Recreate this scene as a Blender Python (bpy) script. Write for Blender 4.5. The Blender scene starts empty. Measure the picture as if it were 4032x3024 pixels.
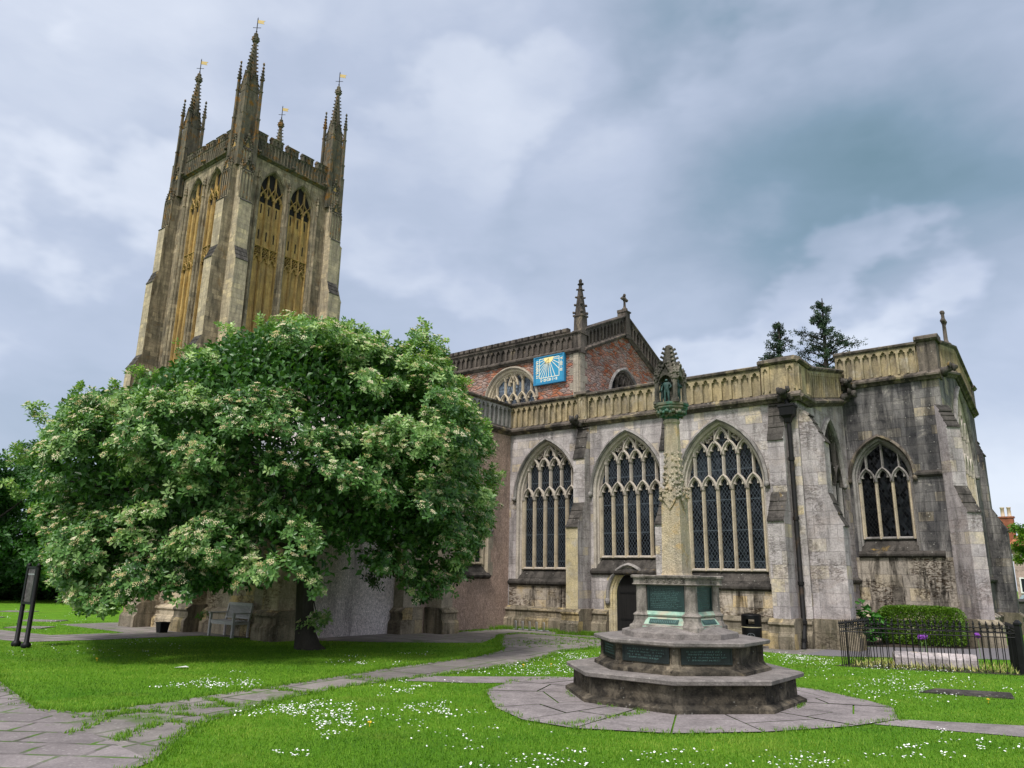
import bpy, math, random
import numpy as np
from mathutils import Vector, Matrix
from mathutils.geometry import tessellate_polygon

random.seed(7)
RNG = np.random.default_rng(11)
SC = bpy.context.scene
COL = SC.collection

# ------------------------------------------------------------------ camera
cam_data = bpy.data.cameras.new('camera')
cam = bpy.data.objects.new('camera', cam_data)
COL.objects.link(cam)
SC.camera = cam
cam_data.sensor_fit = 'HORIZONTAL'
cam_data.sensor_width = 36.0
cam_data.lens = 26.449
cam_data.clip_start = 0.05
cam_data.clip_end = 2000.0
_r, _d, _f = ((0.78991252, 0.61297316, 0.0173816), (-0.13893855, 0.20650807, -0.96853007), (-0.59727238, 0.76263905, 0.24828891))
cam.matrix_world = Matrix(((_r[0], -_d[0], -_f[0], 0.0), (_r[1], -_d[1], -_f[1], 0.0), (_r[2], -_d[2], -_f[2], 1.7), (0, 0, 0, 1)))

# ------------------------------------------------------------------ light
SUN_EL, SUN_AZ = math.radians(54), math.radians(168)      # azimuth clockwise from north (+Y)
SUN_DIR = Vector((math.sin(SUN_AZ) * math.cos(SUN_EL), math.cos(SUN_AZ) * math.cos(SUN_EL), math.sin(SUN_EL)))
SC.view_settings.view_transform = 'Standard'
SC.view_settings.look = 'None'
SC.view_settings.exposure = 1.2
SC.view_settings.gamma = 1.0

sun_data = bpy.data.lights.new('sun', 'SUN')
sun_data.energy = 1.5
sun_data.angle = math.radians(10)
sun_data.color = (1.0, 0.96, 0.92)
sun = bpy.data.objects.new('sun', sun_data)
COL.objects.link(sun)
sun.rotation_euler = (-SUN_DIR).to_track_quat('-Z', 'Y').to_euler()
sun.location = (0, -20, 40)


# ------------------------------------------------------------------ node helpers
def mk(t, typ, ins=None, **props):
    n = t.nodes.new(typ)
    for k, v in props.items():
        setattr(n, k, v)
    for k, v in (ins or {}).items():
        s = n.inputs[k]
        if isinstance(v, bpy.types.NodeSocket):
            t.links.new(v, s)
        else:
            if isinstance(v, tuple) and len(v) == 3 and s.type == 'RGBA':
                v = (*v, 1.0)
            s.default_value = v
    return n


def noise(t, vec, scale, detail=5.0, rough=0.6, dist=0.0):
    return mk(t, 'ShaderNodeTexNoise', {'Vector': vec, 'Scale': scale, 'Detail': detail, 'Roughness': rough, 'Distortion': dist}).outputs[0]


def ramp(t, fac, stops, interp='LINEAR'):
    n = mk(t, 'ShaderNodeValToRGB', {'Fac': fac})
    r = n.color_ramp
    r.interpolation = interp
    while len(r.elements) < len(stops):
        r.elements.new(0.5)
    for e, (p, c) in zip(r.elements, stops):
        e.position = p
        e.color = (c, c, c, 1) if isinstance(c, (int, float)) else (*c, 1)
    return n.outputs[0]


def mixc(t, fac, a, b, blend='MIX'):
    n = mk(t, 'ShaderNodeMix', data_type='RGBA', blend_type=blend)
    for i, v in ((0, fac), (6, a), (7, b)):
        s = n.inputs[i]
        if isinstance(v, bpy.types.NodeSocket):
            t.links.new(v, s)
        elif isinstance(v, tuple):
            s.default_value = (*v, 1)
        else:
            s.default_value = v if i == 0 else (v, v, v, 1)
    return n.outputs[2]


def math_(t, op, a, b=0.0, c=None, clamp=False):
    n = mk(t, 'ShaderNodeMath', operation=op, use_clamp=clamp)
    for i, v in enumerate((a, b) if c is None else (a, b, c)):
        if isinstance(v, bpy.types.NodeSocket):
            t.links.new(v, n.inputs[i])
        else:
            n.inputs[i].default_value = v
    return n.outputs[0]


def mapping(t, vec, scale=(1, 1, 1), rot=(0, 0, 0), loc=(0, 0, 0)):
    return mk(t, 'ShaderNodeMapping', {'Vector': vec, 'Scale': scale, 'Rotation': rot, 'Location': loc}).outputs[0]


def new_mat(name):
    m = bpy.data.materials.new(name)
    m.use_nodes = True
    t = m.node_tree
    t.nodes.clear()
    out = mk(t, 'ShaderNodeOutputMaterial')
    co = mk(t, 'ShaderNodeTexCoord')
    return m, t, out, co.outputs['Object'], co.outputs['UV']


def finish(t, out, col, rough=0.9, height=None, bump=0.4, dist=0.02, metallic=0.0, spec=0.3):
    ins = {'Base Color': col, 'Roughness': rough, 'Metallic': metallic, 'Specular IOR Level': spec}
    if height is not None:
        ins['Normal'] = mk(t, 'ShaderNodeBump', {'Height': height, 'Strength': bump, 'Distance': dist}).outputs[0]
    p = mk(t, 'ShaderNodeBsdfPrincipled', ins)
    t.links.new(p.outputs[0], out.inputs[0])
    return p


def stone(name, a, b, alt=None, block=(0.55, 0.26), joint=0.8, jsize=0.008, stain=(0.03, 0.029, 0.03), streak=(0.55, 0.75), samt=0.8,
          lichen=None, lrange=(0.6, 0.72), lamt=0.8, spots=0.5, bump=0.5, seed=0.0, blockvar=0.6, pit=0.0, sscale=(2.2, 2.2, 0.28), nsc=1.0):
    """Weathered masonry: coursed blocks of two tones, soot streaks, lichen, pits."""
    m, t, out, ob, uv = new_mat(name)
    ob = mapping(t, ob, loc=(seed, seed * 1.7, seed * 0.3))
    big = noise(t, ob, 0.7 * nsc, 6, 0.62, 0.4)
    med = noise(t, ob, 3.2 * nsc, 7, 0.68, 0.3)
    fine = noise(t, ob, 26.0 * nsc ** .5, 6, 0.7)
    c = mixc(t, ramp(t, big, [(0.35, 0.0), (0.65, 1.0)]), a, b)
    height = fine
    if block:
        wob = mk(t, 'ShaderNodeVectorMath', {0: uv, 1: mk(t, 'ShaderNodeVectorMath', {0: mk(t, 'ShaderNodeTexNoise', {'Vector': ob, 'Scale': 2.5, 'Detail': 3.0}).outputs[1], 1: (0.035, 0.035, 0.0)}, operation='MULTIPLY').outputs[0]}, operation='ADD').outputs[0]
        br = mk(t, 'ShaderNodeTexBrick', {'Vector': wob, 'Color1': (0.0, 0.0, 0.0), 'Color2': (1.0, 1.0, 1.0), 'Mortar': (0.5, 0.5, 0.5), 'Scale': 1.0, 'Mortar Size': jsize, 'Mortar Smooth': 0.25, 'Bias': 0.0, 'Brick Width': block[0], 'Row Height': block[1]})
        br.offset_frequency = 2
        br.squash = 0.7
        br.squash_frequency = 3
        rnd = br.outputs[0]
        if alt:
            c = mixc(t, math_(t, 'MULTIPLY', ramp(t, rnd, [(0.76, 0.0), (0.92, 1.0)]), ramp(t, med, [(0.4, 0.35), (0.6, 1.0)])), c, alt)
        c = mixc(t, 1.0, c, mixc(t, blockvar, 1.0, ramp(t, rnd, [(0.0, 0.8), (1.0, 1.14)])), 'MULTIPLY')
        c = mixc(t, math_(t, 'MULTIPLY', br.outputs[1], 0.8), c, mixc(t, 1.0, c, joint, 'MULTIPLY'))
        height = math_(t, 'SUBTRACT', math_(t, 'ADD', math_(t, 'MULTIPLY', fine, 0.6), math_(t, 'MULTIPLY', rnd, 0.25)), math_(t, 'MULTIPLY', br.outputs[1], 0.9))
    c = mixc(t, 1.0, c, ramp(t, med, [(0.25, 0.6), (0.5, 1.0), (0.8, 1.25)]), 'MULTIPLY')
    if lichen:
        lf = ramp(t, noise(t, mapping(t, ob, loc=(9, 4, 2)), 1.4 * nsc, 8, 0.7, 0.6), [(lrange[0], 0.0), (lrange[1], lamt)])
        c = mixc(t, lf, c, lichen)
    sv = noise(t, mapping(t, ob, scale=sscale), 1.6, 8, 0.66, 0.5)
    sf = math_(t, 'MULTIPLY', ramp(t, sv, [(streak[0], 0.0), (streak[1], samt)]), ramp(t, med, [(0.3, 0.45), (0.6, 1.0)]))
    c = mixc(t, sf, c, stain)
    if spots:
        vo = mk(t, 'ShaderNodeTexVoronoi', {'Vector': ob, 'Scale': 7.0 * nsc ** .5, 'Randomness': 1.0}).outputs[0]
        c = mixc(t, math_(t, 'MULTIPLY', ramp(t, math_(t, 'ADD', vo, math_(t, 'MULTIPLY', fine, 0.25)), [(0.2, 1.0), (0.28, 0.0)]), math_(t, 'MULTIPLY', ramp(t, med, [(0.45, 0.0), (0.6, 1.0)]), spots)), c, (0.42, 0.41, 0.37))
    if pit:
        pv = noise(t, mapping(t, ob, scale=(1, 1, 2.6)), 9.0, 6, 0.7, 0.8)
        pm = math_(t, 'MULTIPLY', ramp(t, pv, [(0.5, 0.0), (0.56, 1.0)]), ramp(t, noise(t, ob, 0.9, 5, 0.6), [(0.50, 0.0), (0.58, pit)]))
        c = mixc(t, pm, c, mixc(t, 1.0, c, (0.28, 0.22, 0.17), 'MULTIPLY'))
        height = math_(t, 'SUBTRACT', height, math_(t, 'MULTIPLY', pm, 1.2))
    c = mixc(t, 1.0, c, ramp(t, fine, [(0.25, 0.62), (0.75, 1.35)]), 'MULTIPLY')
    finish(t, out, c, 0.92, height, bump, 0.03, spec=0.15)
    return m


def rubble(name):
    """Red sandstone rubble of the clerestory."""
    m, t, out, ob, uv = new_mat(name)
    wob = mk(t, 'ShaderNodeVectorMath', {0: uv, 1: mk(t, 'ShaderNodeVectorMath', {0: mk(t, 'ShaderNodeTexNoise', {'Vector': ob, 'Scale': 3.0, 'Detail': 4.0}).outputs[1], 1: (0.16, 0.16, 0)}, operation='MULTIPLY').outputs[0]}, operation='ADD').outputs[0]
    v = mapping(t, wob, scale=(3.1, 8.6, 1.0))
    vo = mk(t, 'ShaderNodeTexVoronoi', {'Vector': v, 'Scale': 1.0}, voronoi_dimensions='2D')
    ed = mk(t, 'ShaderNodeTexVoronoi', {'Vector': v, 'Scale': 1.0}, voronoi_dimensions='2D', feature='DISTANCE_TO_EDGE').outputs[0]
    sep = mk(t, 'ShaderNodeSeparateColor', {0: vo.outputs[1]}).outputs[0]
    c = ramp(t, sep, [(0.0, (0.27, 0.085, 0.045)), (0.16, (0.36, 0.135, 0.07)), (0.32, (0.30, 0.185, 0.145)), (0.48, (0.34, 0.23, 0.185)), (0.66, (0.26, 0.20, 0.18)), (0.82, (0.33, 0.145, 0.085)), (0.93, (0.38, 0.11, 0.05))], 'CONSTANT')
    med = noise(t, ob, 2.0, 7, 0.7)
    fine = noise(t, ob, 22.0, 6, 0.7)
    c = mixc(t, ramp(t, noise(t, ob, 0.8, 5), [(0.45, 0.0), (0.62, 0.65)]), c, (0.36, 0.27, 0.24))
    mort = ramp(t, ed, [(0.02, 1.0), (0.12, 0.0)])
    c = mixc(t, math_(t, 'MULTIPLY', mort, 0.75), c, (0.3, 0.24, 0.2))
    c = mixc(t, ramp(t, ed, [(0.0, 0.95), (0.055, 0.0)]), c, (0.07, 0.045, 0.035))
    c = mixc(t, 1.0, c, ramp(t, med, [(0.25, 0.55), (0.75, 1.35)]), 'MULTIPLY')
    c = mixc(t, 1.0, c, ramp(t, fine, [(0.25, 0.65), (0.75, 1.3)]), 'MULTIPLY')
    h = math_(t, 'ADD', ramp(t, ed, [(0.0, 0.0), (0.2, 1.0)]), math_(t, 'MULTIPLY', fine, 0.5))
    finish(t, out, c, 0.95, h, 0.8, 0.05, spec=0.1)
    return m


def pebbledash(name, a, b):
    m, t, out, ob, uv = new_mat(name)
    n1 = noise(t, ob, 38.0, 4, 0.75)
    n2 = noise(t, mapping(t, ob, scale=(1.6, 1.6, 0.7)), 16.0, 6, 0.7)
    big = noise(t, ob, 0.55, 6, 0.6)
    c = mixc(t, ramp(t, big, [(0.35, 0.0), (0.65, 1.0)]), a, b)
    c = mixc(t, 1.0, c, ramp(t, n2, [(0.3, 0.55), (0.5, 1.0), (0.7, 1.5)]), 'MULTIPLY')
    c = mixc(t, 1.0, c, ramp(t, n1, [(0.35, 0.6), (0.65, 1.5)]), 'MULTIPLY')
    c = mixc(t, ramp(t, noise(t, mapping(t, ob, scale=(2, 2, 0.3)), 1.2, 7, 0.65), [(0.55, 0.0), (0.75, 0.7)]), c, (0.10, 0.085, 0.08))
    finish(t, out, c, 0.95, math_(t, 'ADD', n1, n2), 0.9, 0.03, spec=0.1)
    return m


def glass_mat(name, tone=0.006, lead=(0.06, 0.075, 0.09)):
    """Dark leaded glazing: diamond quarries, lead cames and saddle bars."""
    m, t, out, ob, uv = new_mat(name)
    s = mk(t, 'ShaderNodeSeparateXYZ', {0: uv})
    u, v = s.outputs[0], s.outputs[1]
    uu, vv = math_(t, 'DIVIDE', u, 0.105), math_(t, 'DIVIDE', v, 0.165)
    def line(x, w):
        f = math_(t, 'FRACT', x)
        d = math_(t, 'ABSOLUTE', math_(t, 'SUBTRACT', f, 0.5))
        return math_(t, 'LESS_THAN', d, w)
    l = math_(t, 'MAXIMUM', line(math_(t, 'ADD', uu, vv), 0.06), line(math_(t, 'SUBTRACT', uu, vv), 0.06))
    l = math_(t, 'MAXIMUM', l, line(math_(t, 'DIVIDE', v, 0.9), 0.014))
    cell = mk(t, 'ShaderNodeTexNoise', {'Vector': uv, 'Scale': 0.9, 'Detail': 2.0}).outputs[0]
    base = ramp(t, cell, [(0.3, (tone * 0.5, tone * 0.5, tone * 0.6)), (0.7, (tone * 2.4, tone * 3.0, tone * 3.8))])
    ca = math_(t, 'FLOOR', math_(t, 'ADD', math_(t, 'ADD', uu, vv), 0.5))
    cb = math_(t, 'FLOOR', math_(t, 'ADD', math_(t, 'SUBTRACT', uu, vv), 0.5))
    wn = mk(t, 'ShaderNodeTexWhiteNoise', {'Vector': mk(t, 'ShaderNodeCombineXYZ', {0: ca, 1: cb}).outputs[0]}, noise_dimensions='2D')
    base = mixc(t, 1.0, base, ramp(t, wn.outputs[0], [(0.0, 0.4), (1.0, 1.9)]), 'MULTIPLY')
    c = mixc(t, l, base, lead)
    rough = mixc(t, l, ramp(t, noise(t, uv, 9.0, 3), [(0.3, 0.12), (0.7, 0.3)]), 0.65)
    h = math_(t, 'ADD', math_(t, 'MULTIPLY', noise(t, uv, 6.0, 2), 0.6), math_(t, 'MULTIPLY', l, 0.8))
    pr = finish(t, out, c, rough, h, 0.35, 0.02, spec=0.16)
    tl = mk(t, 'ShaderNodeVectorMath', {0: mk(t, 'ShaderNodeVectorMath', {0: wn.outputs[1], 1: (0.5, 0.5, 0.5)}, operation='SUBTRACT').outputs[0], 'Scale': 0.22}, operation='SCALE').outputs[0]
    bumpn = pr.inputs['Normal'].links[0].from_socket
    t.links.new(mk(t, 'ShaderNodeVectorMath', {0: mk(t, 'ShaderNodeVectorMath', {0: bumpn, 1: tl}, operation='ADD').outputs[0]}, operation='NORMALIZE').outputs[0], pr.inputs['Normal'])
    return m


def plain(name, col, rough=0.6, metallic=0.0, var=0.3, scale=8.0, bump=0.15, spec=0.4, alt=None, arange=(0.5, 0.7)):
    m, t, out, ob, uv = new_mat(name)
    n = noise(t, ob, scale, 6, 0.65)
    c = mixc(t, 1.0, col, ramp(t, n, [(0.25, 1.0 - var), (0.75, 1.0 + var)]), 'MULTIPLY')
    if alt:
        c = mixc(t, ramp(t, noise(t, mapping(t, ob, loc=(3, 1, 7)), scale * 0.5, 7, 0.65), [(arange[0], 0.0), (arange[1], 1.0)]), c, alt)
    finish(t, out, c, rough, n, bump, 0.02, metallic, spec)
    return m


def wood(name, a, b, scale=(30, 30, 2.0), planks=0.0):
    m, t, out, ob, uv = new_mat(name)
    n = noise(t, mapping(t, ob, scale=scale), 1.0, 6, 0.7, 0.6)
    c = mixc(t, ramp(t, n, [(0.3, 0.0), (0.7, 1.0)]), a, b)
    h = n
    if planks:
        s = mk(t, 'ShaderNodeSeparateXYZ', {0: uv})
        f = math_(t, 'FRACT', math_(t, 'DIVIDE', s.outputs[0], planks))
        g = math_(t, 'LESS_THAN', math_(t, 'ABSOLUTE', math_(t, 'SUBTRACT', f, 0.5)), 0.04)
        c = mixc(t, g, c, (0.003, 0.003, 0.003))
        h = math_(t, 'SUBTRACT', n, g)
    finish(t, out, c, 0.75, h, 0.4, 0.02, spec=0.3)
    return m


def leaf_mat(name, dark, mid, light, trans=0.35, rough=0.5, attr='cv', spec=0.4):
    m, t, out, ob, uv = new_mat(name)
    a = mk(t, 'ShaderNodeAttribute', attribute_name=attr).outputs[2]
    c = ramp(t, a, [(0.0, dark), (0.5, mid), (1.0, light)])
    p = mk(t, 'ShaderNodeBsdfPrincipled', {'Base Color': c, 'Roughness': rough, 'Specular IOR Level': spec})
    tr = mk(t, 'ShaderNodeBsdfTranslucent', {'Color': mixc(t, 1.0, c, (1.3, 1.5, 0.5), 'MULTIPLY')})
    mx = mk(t, 'ShaderNodeMixShader', {0: trans, 1: p.outputs[0], 2: tr.outputs[0]})
    t.links.new(mx.outputs[0], out.inputs[0])
    return m


# ------------------------------------------------------------------ sky
world = bpy.data.worlds.new('World')
SC.world = world
world.use_nodes = True
W = world.node_tree
W.nodes.clear()
_wo = mk(W, 'ShaderNodeOutputWorld')
_dir = mk(W, 'ShaderNodeTexCoord').outputs['Generated']
_nis = mk(W, 'ShaderNodeTexSky', sky_type='NISHITA', sun_disc=False, sun_elevation=SUN_EL, sun_rotation=SUN_AZ)


def lobe(d, half_deg, amp):
    dv = Vector(d).normalized()
    dot = mk(W, 'ShaderNodeVectorMath', {0: wdir, 1: tuple(dv)}, operation='DOT_PRODUCT').outputs['Value']
    n = mk(W, 'ShaderNodeMapRange', {0: dot, 1: math.cos(math.radians(half_deg)), 2: 1.0, 3: 0.0, 4: amp}, interpolation_type='SMOOTHSTEP')
    return n.outputs[0]


# clouds live on the dome: the direction is flattened so that bands stretch sideways, then warped
_warp = mk(W, 'ShaderNodeTexNoise', {'Vector': mapping(W, _dir, scale=(1, 1, 1.6)), 'Scale': 3.0, 'Detail': 5.0, 'Roughness': 0.5}).outputs[1]
_w2 = mk(W, 'ShaderNodeVectorMath', {0: mk(W, 'ShaderNodeVectorMath', {0: _warp, 1: (0.5, 0.5, 0.5)}, operation='SUBTRACT').outputs[0], 'Scale': 0.16}, operation='SCALE').outputs[0]
wdir = mk(W, 'ShaderNodeVectorMath', {0: _dir, 1: _w2}, operation='ADD').outputs[0]
_n1 = noise(W, mapping(W, wdir, scale=(0.8, 0.8, 2.6), loc=(0.3, 0.1, 0.0), rot=(0.22, 0.28, 0.0)), 1.9, 6.5, 0.52, 0.0)
_n2 = noise(W, mapping(W, wdir, scale=(1.0, 1.0, 2.0), rot=(0.2, 0.3, 0.9)), 6.0, 6, 0.5)
val = math_(W, 'ADD', math_(W, 'MULTIPLY', math_(W, 'SUBTRACT', _n1, 0.5), 0.9), math_(W, 'MULTIPLY', math_(W, 'SUBTRACT', _n2, 0.5), 0.22))
val = math_(W, 'ADD', val, 0.70)
for d, h, a in (((-0.141, 0.911, 0.400), 22, -0.26), ((-0.28, 0.856, 0.435), 19, -0.16), ((-0.095, 0.858, 0.504), 24, -0.14), ((-0.497, 0.667, 0.555), 14, -0.2),
                ((-0.416, 0.648, 0.66), 19, 0.16), ((-0.801, 0.232, 0.56), 18, 0.16), ((-0.248, 0.907, 0.335), 8, 0.3),
                ((-0.571, 0.668, 0.477), 9, 0.16), ((-0.886, 0.314, 0.33), 9, 0.2), ((-0.02, 0.83, 0.62), 12, -0.08), ((-0.42, 0.88, 0.20), 17, 0.2), ((-0.08, 0.96, 0.22), 14, 0.22)):
    val = math_(W, 'ADD', val, lobe(d, h, a))
_cl = ramp(W, val, [(0.0, (0.165, 0.265, 0.33)), (0.22, (0.225, 0.325, 0.42)), (0.45, (0.345, 0.42, 0.54)), (0.7, (0.48, 0.545, 0.685)), (1.0, (0.73, 0.78, 0.885))])
# thinner, brighter cloud round the hidden sun (behind the photographer) lights the place
_glow = mk(W, 'ShaderNodeMapRange', {0: mk(W, 'ShaderNodeVectorMath', {0: _dir, 1: tuple(SUN_DIR)}, operation='DOT_PRODUCT').outputs['Value'], 1: 0.25, 2: 1.0, 3: 1.0, 4: 2.5}, interpolation_type='SMOOTHSTEP').outputs[0]
_warmth = mk(W, 'ShaderNodeMapRange', {0: _glow, 1: 1.0, 2: 2.2, 3: 0.0, 4: 1.0}).outputs[0]
_cl2 = mixc(W, 1.0, mixc(W, _warmth, _cl, (0.50, 0.495, 0.505)), _glow, 'MULTIPLY')
_bgc = mk(W, 'ShaderNodeBackground', {'Color': _cl2, 'Strength': 0.485})
_bgn = mk(W, 'ShaderNodeBackground', {'Color': _nis.outputs[0], 'Strength': 0.08})
_mxw = mk(W, 'ShaderNodeMixShader', {0: 0.9, 1: _bgn.outputs[0], 2: _bgc.outputs[0]})
W.links.new(_mxw.outputs[0], _wo.inputs[0])

# ------------------------------------------------------------------ mesh helpers
ORG = {}


class Fr:
    """Wall frame: u runs right along the wall, v up, n out of it."""
    def __init__(s, o, U, N):
        s.o, s.U, s.N = Vector(o), Vector(U), Vector(N)

    def P(s, u, v, n=0.0):
        return s.o + s.U * u + s.N * n + Vector((0, 0, v))


def SF(y):
    return Fr((0, y, 0), (1, 0, 0), (0, -1, 0))


def EF(x):
    return Fr((x, 0, 0), (0, 1, 0), (1, 0, 0))


def AF(x, y, deg):
    a = math.radians(deg)            # outward normal heading
    N = (math.cos(a), math.sin(a), 0)
    return Fr((x, y, 0), (-math.sin(a), math.cos(a), 0), N)


class MB:
    def __init__(s):
        s.V, s.F, s.M, s.S = [], [], [], []

    def poly(s, pts, mi=0, sm=False):
        k = len(s.V)
        s.V.extend(Vector(p) for p in pts)
        s.F.append(tuple(range(k, k + len(pts))))
        s.M.append(mi)
        s.S.append(sm)

    def mesh(s, verts, faces, mi=0, sm=False):
        k = len(s.V)
        s.V.extend(Vector(p) for p in verts)
        for f in faces:
            s.F.append(tuple(i + k for i in f))
            s.M.append(mi)
            s.S.append(sm)

    def box(s, fr, u0, u1, v0, v1, n0, n1, mi=0):
        p = [fr.P(u, v, n) for n in (n0, n1) for v in (v0, v1) for u in (u0, u1)]
        s.mesh(p, [(4, 5, 7, 6), (1, 0, 2, 3), (0, 4, 6, 2), (5, 1, 3, 7), (6, 7, 3, 2), (0, 1, 5, 4)], mi)

    def mould(s, fr, u0, u1, prof, mi=0, rake=0.0, mis=None, cut0=0.0, cut1=0.0):
        """Profile [(n, v)] swept along u; rake = rise per metre; cut = mitre (u shift per n)."""
        a = [fr.P(u0 - cut0 * n, v, n) for n, v in prof]
        b = [fr.P(u1 + cut1 * n, v + rake * (u1 - u0), n) for n, v in prof]
        k = len(prof)
        for i in range(k):
            j = (i + 1) % k
            s.poly((a[i], b[i], b[j], a[j]), mis[i] if mis else mi)
        for cap in (a, b):
            for tri in tessellate_polygon([cap]):
                s.poly([cap[q] for q in tri], mi)

    def plate(s, fr, outline, holes=(), n0=0.0, n1=None, mi=0, mside=None):
        rings = [list(outline)] + [list(h) for h in holes]
        flat = [p for r in rings for p in r]
        for tri in tessellate_polygon([[Vector((u, v, 0)) for u, v in r] for r in rings]):
            s.poly([fr.P(*flat[q], n0) for q in tri], mi)
        if n1 is not None:
            for r in rings:
                for i in range(len(r)):
                    p, q = r[i - 1], r[i]
                    s.poly((fr.P(*p, n0), fr.P(*q, n0), fr.P(*q, n1), fr.P(*p, n1)), mi if mside is None else mside)

    def loft(s, fr, rings, mi=0, closed=False):
        for (a, na), (b, nb) in zip(rings, rings[1:]):
            k = len(a)
            for i in range(k if closed else k - 1):
                j = (i + 1) % k
                s.poly((fr.P(*a[i], na), fr.P(*a[j], na), fr.P(*b[j], nb), fr.P(*b[i], nb)), mi)

    def strip(s, fr, pts, w, n0, n1, mi=0, closed=False, ch=0.4):
        """Chamfered bar along a polyline lying in the wall plane; front n0, back n1."""
        P = [Vector((p[0], p[1])) for p in pts]
        k = len(P)
        off = []
        for i in range(k):
            a = P[i - 1] if (i > 0 or closed) else None
            b = P[(i + 1) % k] if (i < k - 1 or closed) else None
            d = Vector((0, 0))
            if a is not None and (P[i] - a).length > 1e-6:
                d += (P[i] - a).normalized()
            if b is not None and (b - P[i]).length > 1e-6:
                d += (b - P[i]).normalized()
            d = d.normalized() if d.length > 1e-6 else Vector((1, 0))
            off.append(Vector((-d.y, d.x)))
        nm = n0 - (n0 - n1) * 0.55
        sec = [(-0.5, n1), (-0.5, nm), (-0.5 * ch, n0), (0.5 * ch, n0), (0.5, nm), (0.5, n1)]
        rows = [[fr.P(*(P[i] + off[i] * (w * e)), n) for e, n in sec] for i in range(k)]
        for i in range(k if closed else k - 1):
            a, b = rows[i], rows[(i + 1) % k]
            for j in range(5):
                s.poly((a[j], a[j + 1], b[j + 1], b[j]), mi)

    def tube(s, pts, rad, seg=8, mi=0, sm=True, cap=True):
        pts = [Vector(p) for p in pts]
        if isinstance(rad, (int, float)):
            rad = [rad] * len(pts)
        rows = []
        prev = None
        for i, p in enumerate(pts):
            d = (pts[min(i + 1, len(pts) - 1)] - pts[max(i - 1, 0)])
            d = d.normalized() if d.length > 1e-9 else Vector((0, 0, 1))
            if prev is None:
                x = d.orthogonal().normalized()
            else:
                x = prev - d * prev.dot(d)
                x = x.normalized() if x.length > 1e-6 else d.orthogonal().normalized()
            prev = x
            y = d.cross(x)
            rows.append([p + (x * math.cos(2 * math.pi * k / seg) + y * math.sin(2 * math.pi * k / seg)) * rad[i] for k in range(seg)])
        k0 = len(s.V)
        for r in rows:
            s.V.extend(r)
        for i in range(len(rows) - 1):
            for k in range(seg):
                a, b = k0 + i * seg + k, k0 + i * seg + (k + 1) % seg
                s.F.append((a, b, b + seg, a + seg))
                s.M.append(mi)
                s.S.append(sm)
        if cap:
            for r in (rows[0], rows[-1]):
                s.poly(r, mi)

    def stack(s, cx, cy, secs, n=8, rot=0.0, mi=0, sm=False, cap=True, sx=1.0, sy=1.0):
        """Stacked regular polygons [(z, r)] about a vertical axis."""
        rows = [[Vector((cx + r * sx * math.cos(rot + 2 * math.pi * k / n), cy + r * sy * math.sin(rot + 2 * math.pi * k / n), z)) for k in range(n)] for z, r in secs]
        k0 = len(s.V)
        for r in rows:
            s.V.extend(r)
        for i in range(len(rows) - 1):
            for k in range(n):
                a, b = k0 + i * n + k, k0 + i * n + (k + 1) % n
                s.F.append((a, b, b + n, a + n))
                s.M.append(mi)
                s.S.append(sm)
        if cap:
            s.poly(rows[-1], mi)
            s.poly(rows[0][::-1], mi)

    def blob(s, c, r, mi=0, jit=0.2, seg=7, rng=random):
        """A small carved lump."""
        c = Vector(c)
        rx, ry, rz = (r, r, r) if isinstance(r, (int, float)) else r
        rows = []
        for i in range(1, 5):
            th = math.pi * i / 5
            rows.append([(c + Vector((rx * math.sin(th) * math.cos(2 * math.pi * k / seg), ry * math.sin(th) * math.sin(2 * math.pi * k / seg), rz * math.cos(th))) * (1 + rng.uniform(-jit, jit))) for k in range(seg)])
        k0 = len(s.V)
        s.V.append(c + Vector((0, 0, rz)))
        for row in rows:
            s.V.extend(row)
        s.V.append(c - Vector((0, 0, rz)))
        F = []
        for k in range(seg):
            F.append((k0, k0 + 1 + k, k0 + 1 + (k + 1) % seg))
            for i in range(3):
                a, b = k0 + 1 + i * seg + k, k0 + 1 + i * seg + (k + 1) % seg
                F.append((a, a + seg, b + seg, b))
            F.append((k0 + 1 + 3 * seg + k, k0 + 1 + 4 * seg, k0 + 1 + 3 * seg + (k + 1) % seg))
        s.F.extend(F)
        s.M.extend([mi] * len(F))
        s.S.extend([True] * len(F))

    def build(s, name, mats, parent=None, uvrot=0.0, weld=False):
        org = ORG.get(parent.name, Vector((0, 0, 0))) if parent else Vector((0, 0, 0))
        me = bpy.data.meshes.new(name)
        me.from_pydata([tuple(v - org) for v in s.V], [], s.F)
        for m in (mats if isinstance(mats, (list, tuple)) else [mats]):
            me.materials.append(m)
        me.polygons.foreach_set('material_index', s.M)
        me.polygons.foreach_set('use_smooth', s.S)
        uvl = me.uv_layers.new(name='UVMap')
        co = np.array([tuple(v) for v in s.V])
        n = len(me.polygons)
        nor = np.empty(n * 3)
        me.polygons.foreach_get('normal', nor)
        nor = np.abs(nor.reshape(-1, 3))
        tot = np.empty(n, dtype=np.int64)
        me.polygons.foreach_get('loop_total', tot)
        li = np.empty(len(me.loops), dtype=np.int64)
        me.loops.foreach_get('vertex_index', li)
        ln = np.repeat(nor, tot, axis=0)
        p = co[li]
        u = np.where((ln[:, 0] > ln[:, 1]), p[:, 1], p[:, 0])
        v = p[:, 2].copy()
        top = ln[:, 2] > 0.75
        cr, sr = math.cos(uvrot), math.sin(uvrot)
        u = np.where(top, p[:, 0] * cr + p[:, 1] * sr, u)
        v = np.where(top, -p[:, 0] * sr + p[:, 1] * cr, v)
        uvl.data.foreach_set('uv', np.stack([u, v], 1).ravel())
        me.update()
        o = bpy.data.objects.new(name, me)
        COL.objects.link(o)
        if parent:
            o.parent = parent
            ORG[o.name] = org
        return o


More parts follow.
